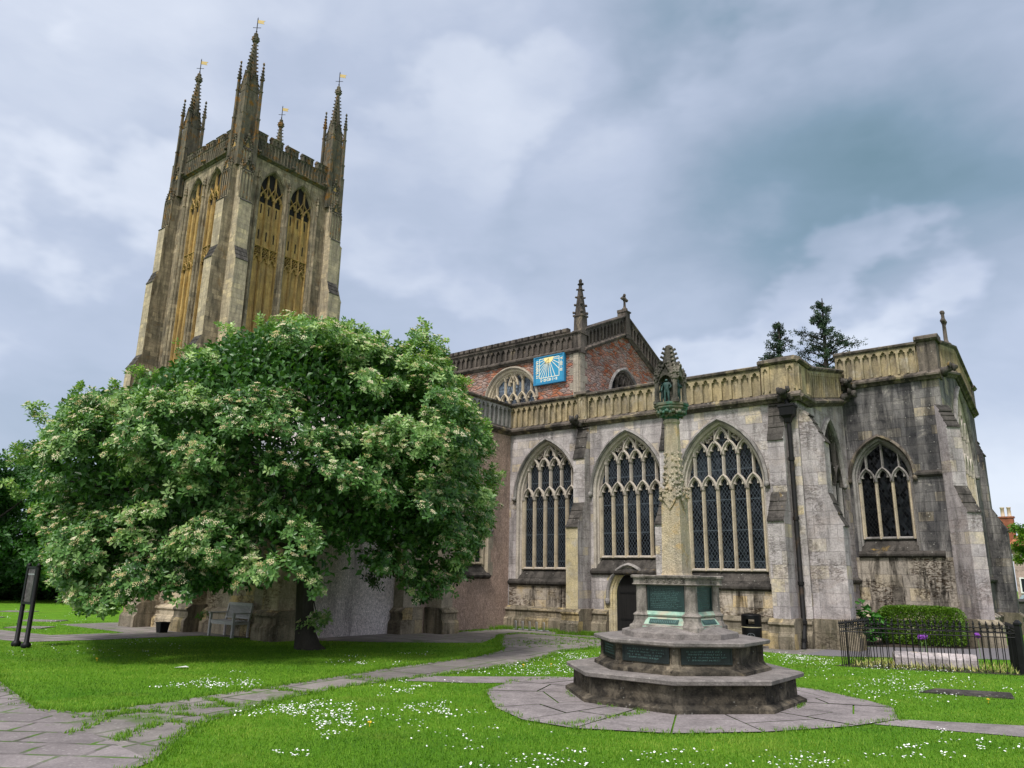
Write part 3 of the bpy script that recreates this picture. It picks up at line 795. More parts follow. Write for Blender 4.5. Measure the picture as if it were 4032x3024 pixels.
def window(root, fr, cx, hw, z0, zs, za, nl=5, sill=0.4, rows=2, mats=('tan', 'tracg', 'glass', 'hood'), depth=0.3, hood=True, name='window', splay=0.16):
    """Traceried window; returns the outline to cut from the wall plate."""
    def ring(e, drop=0.0):
        return arch(cx, hw + e, z0 - drop, zs, za + e * 1.12)
    k = splay / 0.16
    tb = MB()
    tb.loft(fr, [(ring(splay, sill), 0.0), (ring(.14 * k, sill), -.03), (ring(.10 * k, sill * .85), -.055), (ring(.085 * k, sill * .7), -.15), (ring(.045 * k, sill * .5), -.17), (ring(.03 * k, sill * .3), -.24), (ring(0.0), -depth)], 1)
    a, b = ring(splay, sill), ring(0.0)
    tb.poly((fr.P(*a[0], 0.0), fr.P(*a[-1], 0.0), fr.P(*b[-1], -depth), fr.P(*b[0], -depth)), 2)
    nf, nb = -depth + 0.13, -depth - 0.01
    p = 2 * hw / nl
    z1 = zs - 0.10
    hh = p * 0.92
    for i in range(nl + 1):
        u = cx + (i - nl / 2) * p
        w = 0.10 if 0 < i < nl else 0.12
        tb.strip(fr, [(u, z0), (u, z1 + hh * 0.25)], w, nf, nb, 0, ch=0.35)
    tb.strip(fr, [(cx - hw, z0 + 0.03), (cx + hw, z0 + 0.03)], 0.09, nf - 0.02, nb, 1)
    cnt, zz = nl, z1
    for r in range(rows):
        for i in range(cnt):
            archring(tb, fr, cx + (i - (cnt - 1) / 2) * p, p / 2, p / 2 - 0.055, zz, zz + hh, zz + hh - 0.085, nf - 0.015, nb, 1)
        nxt = zz + hh + (0.62 if rows == 2 else 0.25)
        if r < rows - 1:
            for i in range(cnt):
                u = cx + (i - (cnt - 1) / 2) * p
                tb.strip(fr, [(u, zz + hh), (u, nxt + hh * 0.25)], 0.085, nf, nb, 1, ch=0.35)
            cnt -= 1
            zz = nxt
    # top: centre light between two mullions, flanked by quatrefoils
    if cnt % 2 == 0:
        for s in (-1, 1):
            tb.strip(fr, [(cx + s * p / 2, zz + hh), (cx + s * p / 2, za + 0.1)], 0.08, nf, nb, 1, ch=0.35)
            uq, zq, rq = cx + s * p * 1.02, zz + hh + p * 0.25, p * 0.30
            tb.strip(fr, [(uq + rq * (0.75 + 0.3 * math.cos(4 * a_)) * math.cos(a_), zq + rq * (0.75 + 0.3 * math.cos(4 * a_)) * math.sin(a_)) for a_ in [2 * math.pi * q / 24 for q in range(24)]], 0.05, nf - 0.02, nb, 1, closed=True)
            tb.strip(fr, [(cx + s * p * 1.5, zz + hh * 0.8), (cx + s * p * 1.25, zz + hh + p * 0.05), (cx + s * p * 1.62, zz + hh + p * 0.55)], 0.06, nf - 0.02, nb, 1)
        archring(tb, fr, cx, p / 2, p / 2 - 0.05, za - p * 1.0, za + 0.02, za - 0.07, nf - 0.015, nb, 1)
    else:
        for s in (-1, 0, 1):
            tb.strip(fr, [(cx + s * p, zz + hh), (cx + s * p, za + 0.1)], 0.075, nf, nb, 1, ch=0.35)
    o = tb.build(name, [M[mats[0]], M[mats[1]], M['weather']], root)
    gb = MB()
    gb.plate(fr, arch(cx, hw + 0.02, z0, zs, za + 0.02), (), -depth - 0.004)
    gb.build('glass', M[mats[2]], o)
    if hood:
        hb = MB()
        def hr(e):
            return arch(cx, hw + e, zs, zs, za + e * 1.12)
        hb.loft(fr, [(hr(splay + .005), 0.0), (hr(splay + .005), .05), (hr(splay + .05), .115), (hr(splay + .12), .07), (hr(splay + .125), 0.0)])
        for s in (-1, 1):
            q = fr.P(cx + s * (hw + splay + .07), zs - 0.05, 0.06)
            hb.blob(q, (0.085, 0.085, 0.1))
        hb.build('hood_mould', M[mats[3]], o)
    return ring(splay, sill)


STRP = [(0, 0), (.05, .0), (.10, .06), (.19, .10), (.20, .16), (.10, .22), (.07, .27), (0, .29)]


def parapet(root, fr, u0, u1, zb, zt, pitch, mats=('ochre', 'string'), notch=False, thick=0.28, name='parapet', cut0=0.0, cut1=0.0):
    """String course, blind-arcaded parapet and coping."""
    pb = MB()
    pb.mould(fr, u0, u1, [(n, zb + v) for n, v in STRP], 1, cut0=cut0, cut1=cut1)
    pb.box(fr, u0, u1, zb + 0.05, zt - 0.16, -thick, -0.004, 0)
    n = max(1, int(round((u1 - u0 - 0.1) / pitch)))
    bays(pb, fr, u0 + 0.05, u1 - 0.05, zb + 0.285, zt - 0.17, n, 0.095, 0.0, 0, .13)
    pb.mould(fr, u0, u1, [(-thick - .04, zt - .175), (.11, zt - .175), (.12, zt - .15), (.17, zt - .12), (.18, zt - .065), (.07, zt - .03), (.02, zt), (-thick, zt)], 1, cut0=cut0, cut1=cut1)
    if notch:
        u = u0 + 0.2
        while u < u1 - 0.3:
            pb.mould(fr, u, u + 0.245, [(-thick + .02, zt - .02), (.05, zt - .02), (.10, zt + .05), (.08, zt + .20), (-.02, zt + .25), (-thick + .02, zt + .25)], 1)
            u += 0.365
    return pb.build(name, [M[mats[0]], M[mats[1]]], root)


def buttress(root, fr, uc, w, prof, mats=('aisle', 'weather'), plinth=True, name='buttress', lower=None, side=0):
    """prof: [(depth, z)...] going up; sloped edges are weathered offsets."""
    b = MB()
    pts = [(-0.05, -0.3), (prof[0][0], -0.3)]
    mis = [0, 0]
    for i, (d, z) in enumerate(prof):
        nxt = prof[i + 1] if i + 1 < len(prof) else None
        pts.append((d, z))
        if nxt and nxt[0] < d - 0.02:
            pts[-1] = (d, z - 0.05)
            pts.append((d + 0.045, z - 0.045))
            pts.append((d + 0.04, z))
            if nxt[1] - z > .3:
                for q in (1, 2):
                    e_, w_ = d + (nxt[0] - d) * q / 3, z + (nxt[1] - z) * q / 3
                    pts += [(e_ - .006, w_ - .012), (e_ + .012, w_ + .002)]
            mis += [1, 1, 1]
        else:
            mis.append(0)
    mis = []
    for i in range(len(pts)):
        a, c = pts[i], pts[(i + 1) % len(pts)]
        mis.append(1 if (abs(a[0] - c[0]) > 0.02 and c[1] > a[1] + 0.001) or (c[0] > a[0] and a[1] > 0.5) or (a[1] > .7 and 0 <= c[1] - a[1] < .06) else 0)
    if lower:
        mis = [2 if (m == 0 and pts[i][1] < lower and pts[(i + 1) % len(pts)][1] < lower + 0.2) else m for i, m in enumerate(mis)]
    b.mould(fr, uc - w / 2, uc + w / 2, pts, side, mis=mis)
    if plinth:
        d = prof[0][0]
        b.mould(fr, uc - w / 2 - .11, uc + w / 2 + .11, [(-.02, -.3), (d + .19, -.3), (d + .19, .32), (d + .12, .41), (d + .10, .43), (d + .10, .57), (d + .15, .62), (d + .14, .66), (d - .005, .76), (-.02, .76)], 3)
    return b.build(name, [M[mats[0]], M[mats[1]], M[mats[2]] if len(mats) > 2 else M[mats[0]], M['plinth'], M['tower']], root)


PLP = [(-.05, -.3), (.22, -.3), (.22, .32), (.14, .42), (.12, .43), (.12, .58), (.17, .62), (.16, .66), (0, .75), (-.05, .75)]
SILLP = [(-.03, -.06), (.03, -.06), (.11, 0), (.12, .06), (0, .15), (-.03, .15)]


def run(mb, fr, u0, u1, prof, z=0.0, mi=0):
    mb.mould(fr, u0, u1, [(n, v + z) for n, v in prof], mi)


def gargoyle(root, fr, u, z, mat='weather'):
    g = MB()
    rg = random.Random(int(u * 100))
    g.tube([fr.P(u, z - .08, -.05), fr.P(u, z, .18), fr.P(u, z + .05, .38)], [.14, .12, .09], 7)
    g.blob(fr.P(u, z + .07, .46), (.11, .12, .12), 0, .3, rng=rg)
    for s in (-1, 1):
        g.blob(fr.P(u + s * .13, z + .14, .36), (.07, .07, .1), 0, .3, rng=rg)
        g.blob(fr.P(u + s * .16, z - .05, .16), (.1, .1, .12), 0, .3, rng=rg)
    g.build('gargoyle', M[mat], root)


def crockets(mb, cx, cy, z0, r0, z1, r1, n, k, size, rot=0.0, mi=0, rg=random):
    for i in range(n):
        f = (i + 0.3) / n
        z, r = z0 + (z1 - z0) * f, r0 + (r1 - r0) * f
        s = size * (1 - 0.35 * f)
        for j in range(k):
            a = rot + 2 * math.pi * j / k
            mb.blob((cx + (r + s * .6) * math.cos(a), cy + (r + s * .6) * math.sin(a), z), (s, s, s * .7), mi, .25, 6, rg)


# ------------------------------------------------------------------ the church
church = thing('church', 'large medieval stone church with tall pinnacled tower, pointed traceried windows and a red gable', 'church', (-20, 27, 0))

# --- south aisle
A = SF(21.5)
holes = [window(church, A, cx, 1.15, z0, 4.45, 6.2, 5) for cx, z0 in ((-15.22, 1.97), (-12.02, 2.35), (-8.86, 1.97))]
DX = -12.04
def doorring(e, n=9):
    return arch(DX, 0.54 + e, -0.3, 1.24, 1.92 + e, n)
w = MB()
w.plate(A, [(-16.85, -.3), (-6.5, -.3), (-6.5, 7.0), (-16.85, 7.0)], holes + [doorring(.16)], 0.0, None, 0)
run(w, A, -16.85, -12.78, PLP, 0, 3)
run(w, A, -11.30, -6.5, PLP, 0, 3)
run(w, A, -16.80, -13.88, SILLP, 1.49, 2)
run(w, A, -13.40, -10.68, SILLP, 1.87, 2)
run(w, A, -10.22, -7.30, SILLP, 1.49, 2)
# pale eroded ashlar below the sills
w.box(A, -16.80, -13.88, .74, 1.42, -.05, .006, 1)
w.box(A, -10.22, -7.30, .74, 1.42, -.05, .006, 1)
w.build('aisle_wall', [M['aisle'], M['low'], M['weather'], M['plinth']], church)
d = MB()
d.loft(A, [(doorring(.16), 0.0), (doorring(.14), -.02), (doorring(.10), -.04), (doorring(.09), -.08), (doorring(.04), -.10), (doorring(0), -.16)], 1)
d.plate(A, [(-12.95, .76), (-12.95, 1.30), (-12.7, 1.55)] + [(x_, z_) for x_, z_ in arch(DX, .85, 1.3, 1.5, 2.05, 5)[2:-2]] + [(-11.4, 1.55), (-11.25, 1.30), (-11.25, .76), (-11.3, .02), (-12.74, .02)], [[(x_, max(z_, .03)) for x_, z_ in doorring(.161)]], .005, None, 1)
d.plate(A, doorring(0.0), (), -.162)
do = d.build('door', [M['doorwood'], M['yellow']], church)
d = MB()
for z in (.45, 1.25):
    d = MB()
    d.box(A, DX - .42, DX + .25, z, z + .05, -.162, -.15)
    d.build('door_hinge', M['iron'], do)
d = MB()
d.tube([A.P(DX + .30, .85, -.162), A.P(DX + .30, .85, -.12), A.P(DX + .30, .78, -.11)], .018, 6)
d.build('door_handle', M['iron'], do)
d = MB()
def dr(e):
    return arch(DX, .54 + e, 1.05, 1.24, 1.92 + e)
d.loft(A, [(dr(.165), 0.0), (dr(.165), .05), (dr(.21), .10), (dr(.27), .06), (dr(.275), 0.0)])
for s in (-1, 1):
    d.blob(A.P(DX + s * .76, 1.0, .05), (.09, .08, .11))
d.build('hood_mould', M['hood'], do)
BP = [(.80, 3.33), (.36, 4.12), (.36, 5.62), (.06, 6.68), (-.05, 6.75)]
buttress(church, A, -13.65, .45, BP, ('aisle', 'weather', 'yellow'), lower=3.4)
buttress(church, A, -10.45, .45, BP, ('aisle', 'weather', 'yellow'), lower=3.0)
buttress(church, A, -7.05, .46, BP, ('pale', 'weather', 'pale'))
EFA = EF(-6.5)
buttress(church, EFA, 21.86, .50, [(.93, 3.22), (.62, 4.1), (.62, 5.55), (.25, 6.35), (-.05, 6.6)], ('pale', 'weather', 'pale'))
for u0, u1, pt in ((-16.85, -13.80, .245), (-13.50, -10.60, .31), (-10.30, -7.42, .31)):
    parapet(church, A, u0, u1, 6.72, 7.92, pt)
for uc in (-13.65, -10.45):
    b = MB()
    b.box(A, uc - .16, uc + .16, 6.75, 7.80, -.28, .13, 0)
    bays(b, A, uc - .13, uc + .13, 7.05, 7.76, 1, .155, .13, 0, .2)
    run(b, A, uc - .17, uc + .17, [(n * 1.02 + .045, v) for n, v in STRP], 6.717, 1)
    b.mould(A, uc - .2, uc + .2, [(-.3, 7.79), (.18, 7.79), (.24, 7.84), (.22, 7.92), (.05, 7.99), (-.3, 7.99)], 1)
    b.build('parapet_pier', [M['ochre'], M['string']], church)
b = MB()
# corner pier with panelled faces
for fr, ua, ub in ((A, -7.43, -6.42), (EFA, 21.42, 22.5)):
    b.box(fr, ua, ub, 6.80, 7.86, -.5, .10 if fr is A else .11, 0)
    bays(b, fr, ua + .03, ua + .26, 7.05, 7.80, 1, .155, .10, 0, .2)
    bays(b, fr, ub - .26, ub - .03, 7.05, 7.80, 1, .155, .10, 0, .2)
    run(b, fr, ua - .05, ub + .1, [(n * 1.02 + .06, v) for n, v in STRP], 6.712, 1)
    b.mould(fr, ua - .06, ub + .04, [(-.5, 7.85), (.15, 7.85), (.23, 7.90), (.22, 7.98), (.06, 8.05 if fr is A else 8.052), (-.5, 8.05 if fr is A else 8.052)], 1)
b.build('parapet_pier', [M['ochre'], M['string']], church)
for u in (-13.86, -6.75):
    gargoyle(church, A, u, 6.86)

# --- aisle east wall (the parapet climbs with the lean-to roof)
w = MB()
eh = window(church, EFA, 24.45, 1.05, 2.35, 4.75, 6.5, 3, rows=1, mats=('hood', 'weather', 'glassd', 'hood'), depth=.13, splay=.12)  # darker stones for this tracery: the opening's shade is put into their colour
w.plate(EFA, [(21.5, -.3), (26.6, -.3), (26.6, 7.9), (22.5, 7.0), (21.5, 7.0)], [eh], 0.0)
run(w, EFA, 22.1, 26.5, PLP, 0, 3)
run(w, EFA, 22.1, 26.5, SILLP, 1.72, 2)
w.build('aisle_wall', [M['pale'], M['low'], M['weather'], M['plinth']], church)
RK = Fr((-6.5, 0, 0), (0, 1, .2), (1, 0, 0))
parapet(church, RK, 22.5, 26.42, 6.72 - 4.5, 7.92 - 4.42, .24)
gargoyle(church, EFA, 26.2, 7.75)

# --- east chapel
C_ = SF(26.5)
ch = window(church, C_, -5.5, .74, 3.08, 5.0, 6.12, 3, rows=1, mats=('tan', 'hood', 'glassd', 'string'), sill=.45)
w = MB()
w.plate(C_, [(-6.5, 2.5), (-3.55, 2.5), (-3.55, 8.3), (-6.5, 8.3)], [ch], 0.0, None, 0)
w.plate(C_, [(-6.5, -.3), (-3.55, -.3), (-3.55, 2.5), (-6.5, 2.5)], (), 0.0, None, 1)
run(w, C_, -6.4, -3.95, SILLP, 2.55, 2)
run(w, C_, -6.5, -3.55, PLP, 0, 1)
run(w, C_, -4.58, -3.75, SILLP, 5.02, 2)
CE = EF(-3.55)
cw = window(church, CE, 30.4, 1.75, 2.3, 5.6, 8.3, 5, mats=('tan', 'tracg', 'glassd', 'hood'), depth=.16)
w.plate(CE, [(26.5, -.3), (34.3, -.3), (34.3, 8.3), (30.4, 9.2), (26.5, 8.3)], [cw], 0.0, None, 0)
run(w, CE, 26.9, 34.0, PLP, 0, 1)
run(w, CE, 26.9, 34.0, SILLP, 1.85, 2)
w.box(SF(34.3), -7.5, -3.56, -.3, 8.3, -.3, -.01, 0)
w.build('chapel_wall', [M['chapel'], M['chlow'], M['weather']], church)
parapet(church, C_, -6.62, -4.05, 8.05, 9.37, .275)
b = MB()
b.box(C_, -4.05, -3.5, 8.1, 9.30, -.55, .09, 0)
run(b, C_, -4.1, -3.45, [(n * 1.02 + .06, v) for n, v in STRP], 8.042, 1)
b.mould(C_, -4.1, -3.42, [(-.55, 9.30), (.15, 9.30), (.23, 9.36), (.22, 9.44), (.06, 9.52), (-.55, 9.52)], 1)
b.build('parapet_pier', [M['string'], M['string']], church)
for s in (1, -1):
    fr = Fr((-3.55, 30.4, 0), (0, 1, -s * .2), (1, 0, 0))
    parapet(church, fr, -3.45 if s < 0 else 0.0, 0.0 if s < 0 else 3.9, 8.9, 10.15, .3)
b = MB()
b.box(CE, 33.85, 34.45, 8.2, 9.25, -.5, .12, 0)
b.mould(CE, 33.8, 34.5, [(-.5, 9.24), (.16, 9.24), (.24, 9.32), (.05, 9.45), (-.5, 9.45)], 0)
b.build('parapet_pier', [M['string']], church)
buttress(church, AF(-3.55, 26.5, -45), 0.0, .46, [(.76, 3.82), (.36, 4.6), (.36, 6.45), (.10, 7.0), (-.05, 7.2)], ('pale', 'weather', 'pale'))
buttress(church, CE, 34.0, .6, [(.62, 3.72), (.20, 4.55), (.20, 6.6), (.05, 7.1), (-.05, 7.2)], ('chapel', 'weather', 'chlow'), lower=3.0)
gargoyle(church, C_, -6.22, 8.15)
gargoyle(church, CE, 26.6, 8.3)
b = MB()
def stone_cross(b, x, y, z, h, wid, ax):
    b.stack(x, y, [(z, .17), (z + .1, .16), (z + .16, .09), (z + .25, .07), (z + h, .055)], 6)
    zc = z + h * .74
    for s in (-1, 1):
        e = (x + (s * wid if ax == 'x' else 0), y + (s * wid if ax == 'y' else 0), zc)
        b.tube([(x, y, zc), e], [.06, .07], 6)
        b.blob(e, .085, 0, .2)
    b.blob((x, y, z + h), (.085, .085, .1), 0, .2)
    b.blob((x, y, zc), (.11, .11, .11), 0, .2)
stone_cross(b, -3.68, 30.4, 10.12, 1.3, .22, 'y')
b.build('gable_cross', M['dkp'], church)

# --- south transept, rendered, projecting in front of the aisle
T = EF(-16.85)
th = window(church, T, 19.75, .44, 2.1, 3.3, 4.1, 2, sill=.3, rows=1, mats=('tan', 'tan', 'glass', 'hood'), depth=.2)
w = MB()
w.plate(T, [(17.2, -.3), (21.5, -.3), (21.5, 7.0), (17.2, 7.0)], [th], 0.0, None, 0)
TS = SF(17.2)
w.plate(TS, [(-25.5, -.3), (-16.85, -.3), (-16.85, 7.0), (-21.2, 9.0), (-25.5, 7.0)], (), 0.0, None, 1)
w.box(EF(-25.5), 17.25, 27.0, -.3, 7.0, -.3, 0, 0)
for k, (va, vb) in enumerate(((1.75, 2.2), (2.2, 2.62), (2.62, 3.0), (3.0, 3.4))):
    for s in (-1, 1):
        e = .74 + (.12 if (k + (s > 0)) % 2 else 0)
        w.box(T, 19.75 + (s * e if s < 0 else .61), 19.75 + (-.61 if s < 0 else s * e), va, vb - .01, -.05, .007, 2)
run(w, T, 19.1, 20.4, SILLP, 1.68, 3)
w.build('transept_wall', [M['dash'], M['dashg'], M['quoin'], M['weather']], church)
parapet(church, T, 17.2, 21.42, 6.72, 7.92, .245, ('greyp', 'string'))
parapet(church, Fr((-16.85, 17.2, 0), (1, 0, -.46), (0, -1, 0)), -4.3, 0.0, 6.72, 7.92, .3, ('greyp', 'string'))
buttress(church, T, 17.70, .5, [(.62, 3.4), (.3, 4.2), (.3, 5.6), (0, 6.4), (-.05, 6.5)], ('quoin', 'weather', 'pale'), lower=3.0)
buttress(church, TS, -17.2, .64, [(.72, 3.4), (.3, 4.2), (.3, 5.6), (0, 6.4), (-.05, 6.5)], ('quoin', 'weather', 'quoin'))

# --- south porch beyond the tree
w = MB()
P_ = SF(12.75)
w.plate(P_, [(-24.8, -.3), (-17.3, -.3), (-17.3, 4.6), (-21.4, 5.6), (-24.8, 4.6)], (), 0.0, .0, 0)
run(w, P_, -24.8, -17.3, PLP, -.05, 0)
w.plate(EF(-17.3), [(12.75, -.3), (17.2, -.3), (17.2, 4.6), (12.75, 4.6)], (), 0.0, None, 2)
w.plate(EF(-24.8), [(12.75, -.3), (17.2, -.3), (17.2, 4.6), (12.75, 4.6)], (), 0.0, None, 0)
for s in (1, -1):
    w.poly([(-21.45, 12.5, 5.9), (-21.45, 17.2, 5.9), (-21.45 + s * 3.6, 17.2, 4.5), (-21.45 + s * 3.6, 12.5, 4.5)], 1)
w.build('porch_wall', [M['porch'], M['lead'], M['dashg']], church)
buttress(church, P_, -17.45, .7, [(.50, 2.6), (.25, 3.2), (.25, 4.0), (0, 4.5), (-.05, 4.5)], ('porch', 'weather', 'porch'))
buttress(church, P_, -24.4, .7, [(.6, 2.6), (.25, 3.2), (.25, 4.0), (0, 4.5), (-.05, 4.5)], ('porch', 'weather', 'porch'))
buttress(church, P_, -21.6, .55, [(.5, 2.6), (.25, 3.2), (.25, 4.0), (0, 4.5), (-.05, 4.5)], ('porch', 'weather', 'porch'))

# --- aisle west of the transept
w = MB()
w.plate(A, [(-46, -.3), (-25.5, -.3), (-25.5, 7.0), (-46, 7.0)], (), 0.0, None, 0)
w.build('aisle_wall', [M['aisle']], church)
parapet(church, A, -46, -25.5, 6.72, 7.92, .31)

# --- nave clerestory and east gable
NV = SF(27.0)
NX = -17.35
nh = [window(church, NV, cx, 1.28, 8.6, 9.72, 10.98, 5, sill=.3, rows=2, mats=('tan', 'tan', 'glassb', 'quoin'), splay=.2) for cx in (-21.2, -25.6, -30.0, -34.4)]
w = MB()
w.plate(NV, [(-46.5, 6.0), (NX, 6.0), (NX, 11.6), (-46.5, 11.6)], nh, 0.0, None, 0)
NE = EF(NX)
ge = window(church, NE, 30.95, 1.28, 8.4, 9.75, 11.22, 5, sill=.3, rows=2, mats=('tan', 'dkp', 'glassd', 'hood'), splay=.2, depth=.22)
w.plate(NE, [(27.0, 6.0), (35.2, 6.0), (35.2, 11.6), (31.1, 13.45), (27.0, 11.6)], [ge], 0.0, None, 0)
w.box(SF(35.2), -46.5, NX - .01, 6.0, 11.6, -.3, -.01, 0)
# dressed quoins, pilaster at the corner
k = 0
z = 8.0
while z < 11.4:
    e = .55 if k % 2 else .36
    w.box(NV, NX - e, NX + .012, z, z + .335, -.2, .008, 1)
    w.box(NE, 27.0 + .0, 27.0 + .95 - e, z, z + .335, -.2, .011, 1)
    z += .345
    k += 1
w.box(NV, NX - .30, NX - .04, 9.6, 11.45, 0, .07, 1)
w.build('nave_wall', [M['rubble'], M['quoin']], church)
parapet(church, NV, -46.2, NX - .28, 11.38, 12.42, .315, ('dkp', 'dkp'), notch=True)
for s in (1, -1):
    fr = Fr((NX, 31.1, 0), (0, 1, -s * .45), (1, 0, 0))
    parapet(church, fr, 0.0 if s > 0 else -3.85, 4.1 if s > 0 else 0.0, 13.2, 14.36, .30, ('dkp', 'dkp'))
b = MB()
b.box(NV, NX - .29, NX + .10, 11.40, 12.30, -.40, .10, 0)
run(b, NV, NX - .30, NX + .14, [(n * 1.02 + .01, v) for n, v in STRP], 11.372, 0)
b.mould(NV, NX - .31, NX + .15, [(-.5, 12.26), (.12, 12.26), (.19, 12.31), (.19, 12.37), (.05, 12.45), (-.5, 12.45)], 0)
b.build('parapet_pier', [M['dkp']], church)
b = MB()
b.box(NE, 30.9, 31.3, 13.1, 14.45, -.3, .18, 0)
b.mould(NE, 30.86, 31.34, [(-.3, 14.44), (.22, 14.44), (.24, 14.5), (.1, 14.58), (-.3, 14.58)], 0)
b.build('parapet_pier', [M['dkp']], church)
b = MB()
px, py = NX - .1, 27.22
b.stack(px, py, [(12.4, .32), (13.1, .30), (13.12, .36), (13.2, .36), (13.22, .27), (14.75, .06)], 4, math.pi / 4)
crockets(b, px, py, 13.2, .26, 14.7, .07, 4, 4, .085, math.pi / 4, 0, random.Random(5))
b.blob((px, py, 14.85), (.09, .09, .13))
b.blob((px, py, 14.72), (.15, .15, .05))
b.build('pinnacle', M['dkp'], church)
b = MB()
stone_cross(b, NX, 31.1, 14.55, .82, .22, 'y')
b.build('gable_cross', M['dkp'], church)
# roofs
r = MB()
for s in (1, -1):
    r.poly([(-46.5, 31.1, 13.35), (NX - .3, 31.1, 13.35), (NX - .3, 31.1 + s * 3.85, 11.75), (-46.5, 31.1 + s * 3.85, 11.75)])
    r.poly([(-12.5, 30.4 + s * 0, 9.35), (-3.85, 30.4, 9.35), (-3.85, 30.4 + s * 3.9, 8.5), (-12.5, 30.4 + s * 3.9, 8.5)])
r.poly([(-46, 21.75, 7.1), (-6.8, 21.75, 7.1), (-6.8, 26.9, 8.15), (-46, 26.9, 8.15)])
r.poly([(NX, 27.3, 8.3), (-6.7, 27.3, 8.3), (-6.7, 35.0, 8.3), (NX, 35.0, 8.3)])
r.poly([(-25.3, 17.4, 7.0), (-21.2, 17.4, 8.9), (-21.2, 27, 8.9), (-25.3, 27, 7.0)])
r.poly([(-16.95, 17.4, 7.0), (-21.2, 17.4, 8.9), (-21.2, 27, 8.9), (-16.95, 27, 7.0)])
r.build('roof', M['lead'], church)
# rainwater pipe with hopper head
b = MB()
b.tube([(-6.70, 21.33, 6.2), (-6.70, 21.33, .55), (-6.68, 21.22, .40), (-6.66, 21.02, .0)], .065, 10)
for z in (5.0, 3.35, 1.62, .62, .18):
    yy = 21.33 if z > .5 else 21.12
    b.stack(-6.70 if z > .5 else -6.67, yy, [(z, .09), (z + .09, .09)], 10, sm=True)
po = b.build('downpipe', M['pipe'], church)
b = MB()
b.stack(-6.70, 21.30, [(6.08, .09), (6.2, .13), (6.28, .22), (6.5, .25), (6.52, .28), (6.58, .28)], 4, math.pi / 4, sx=1.15)
b.tube([(-6.70, 21.30, 6.5), (-6.72, 21.35, 6.75)], .06, 8)
b.build('hopper_head', M['iron'], po)
b = MB()
b.tube([(-24.3, 26.85, 11.45), (-24.3, 26.85, 8.2)], .06, 8)
b.stack(-24.3, 26.83, [(11.0, .08), (11.12, .17), (11.3, .2)], 4, math.pi / 4)
b.build('downpipe', M['pipe'], church)

# --- west tower
TX, TY, TA, TF = -51.3, 31.1, 4.1, 4.45
TE, TSo = EF(TX + TF), SF(TY - TF)
t = MB()
faces = ((TE, TY), (TSo, TX))
WIN = []
for fr, c in faces:
    hs = []
    for s in (-1, 1):
        wc = c + s * 1.33
        hs.append(arch(wc, 1.17, 7.0, 29.7, 31.75))
        WIN.append((fr, wc))
    t.plate(fr, [(c - TF, -.3), (c + TF, -.3), (c + TF, 32.4), (c - TF, 32.4)], hs, 0.0, None, 0)
    for uu in (-2.72, 0.0, 2.72):
        t.strip(fr, [(c + uu, 7), (c + uu, 29.6)], .22 if uu else .2, .16, 0, 0, ch=.3)
        t.strip(fr, [(c + uu, 29.6), (c + uu, 30.5)], .13, .12, 0, 0, ch=.4)
        q = fr.P(c + uu, 30.5, .07)
        t.stack(q.x, q.y, [(29.55, .13), (29.65, .13), (29.66, .10), (30.5, .09), (30.52, .13), (31.3, .03)], 6)
        crockets(t, q.x, q.y, 30.5, .1, 31.25, .03, 3, 4, .07, 0, 0, random.Random(int(uu * 7)))
t.box(EF(TX - TF), TY - TF + .01, TY + TF - .01, -.3, 32.4, 0, .02, 0)
t.box(SF(TY + TF), TX - TF + .01, TX + TF - .01, -.3, 32.4, .0, .02, 0)
t.poly([(TX - 4.2, TY - 4.2, 32.9), (TX + 4.2, TY - 4.2, 32.9), (TX + 4.2, TY + 4.2, 32.9), (TX - 4.2, TY + 4.2, 32.9)], 1)
for sx in (-1, 1):
    for sy in (-1, 1):
        x, y = TX + sx * TA, TY + sy * TA
        t.stack(x, y, [(-.3, .78), (31.5, .74), (33.0, .72)], 4, math.pi / 4)
tower = t.build('tower', [M['tower'], M['lead']], church)
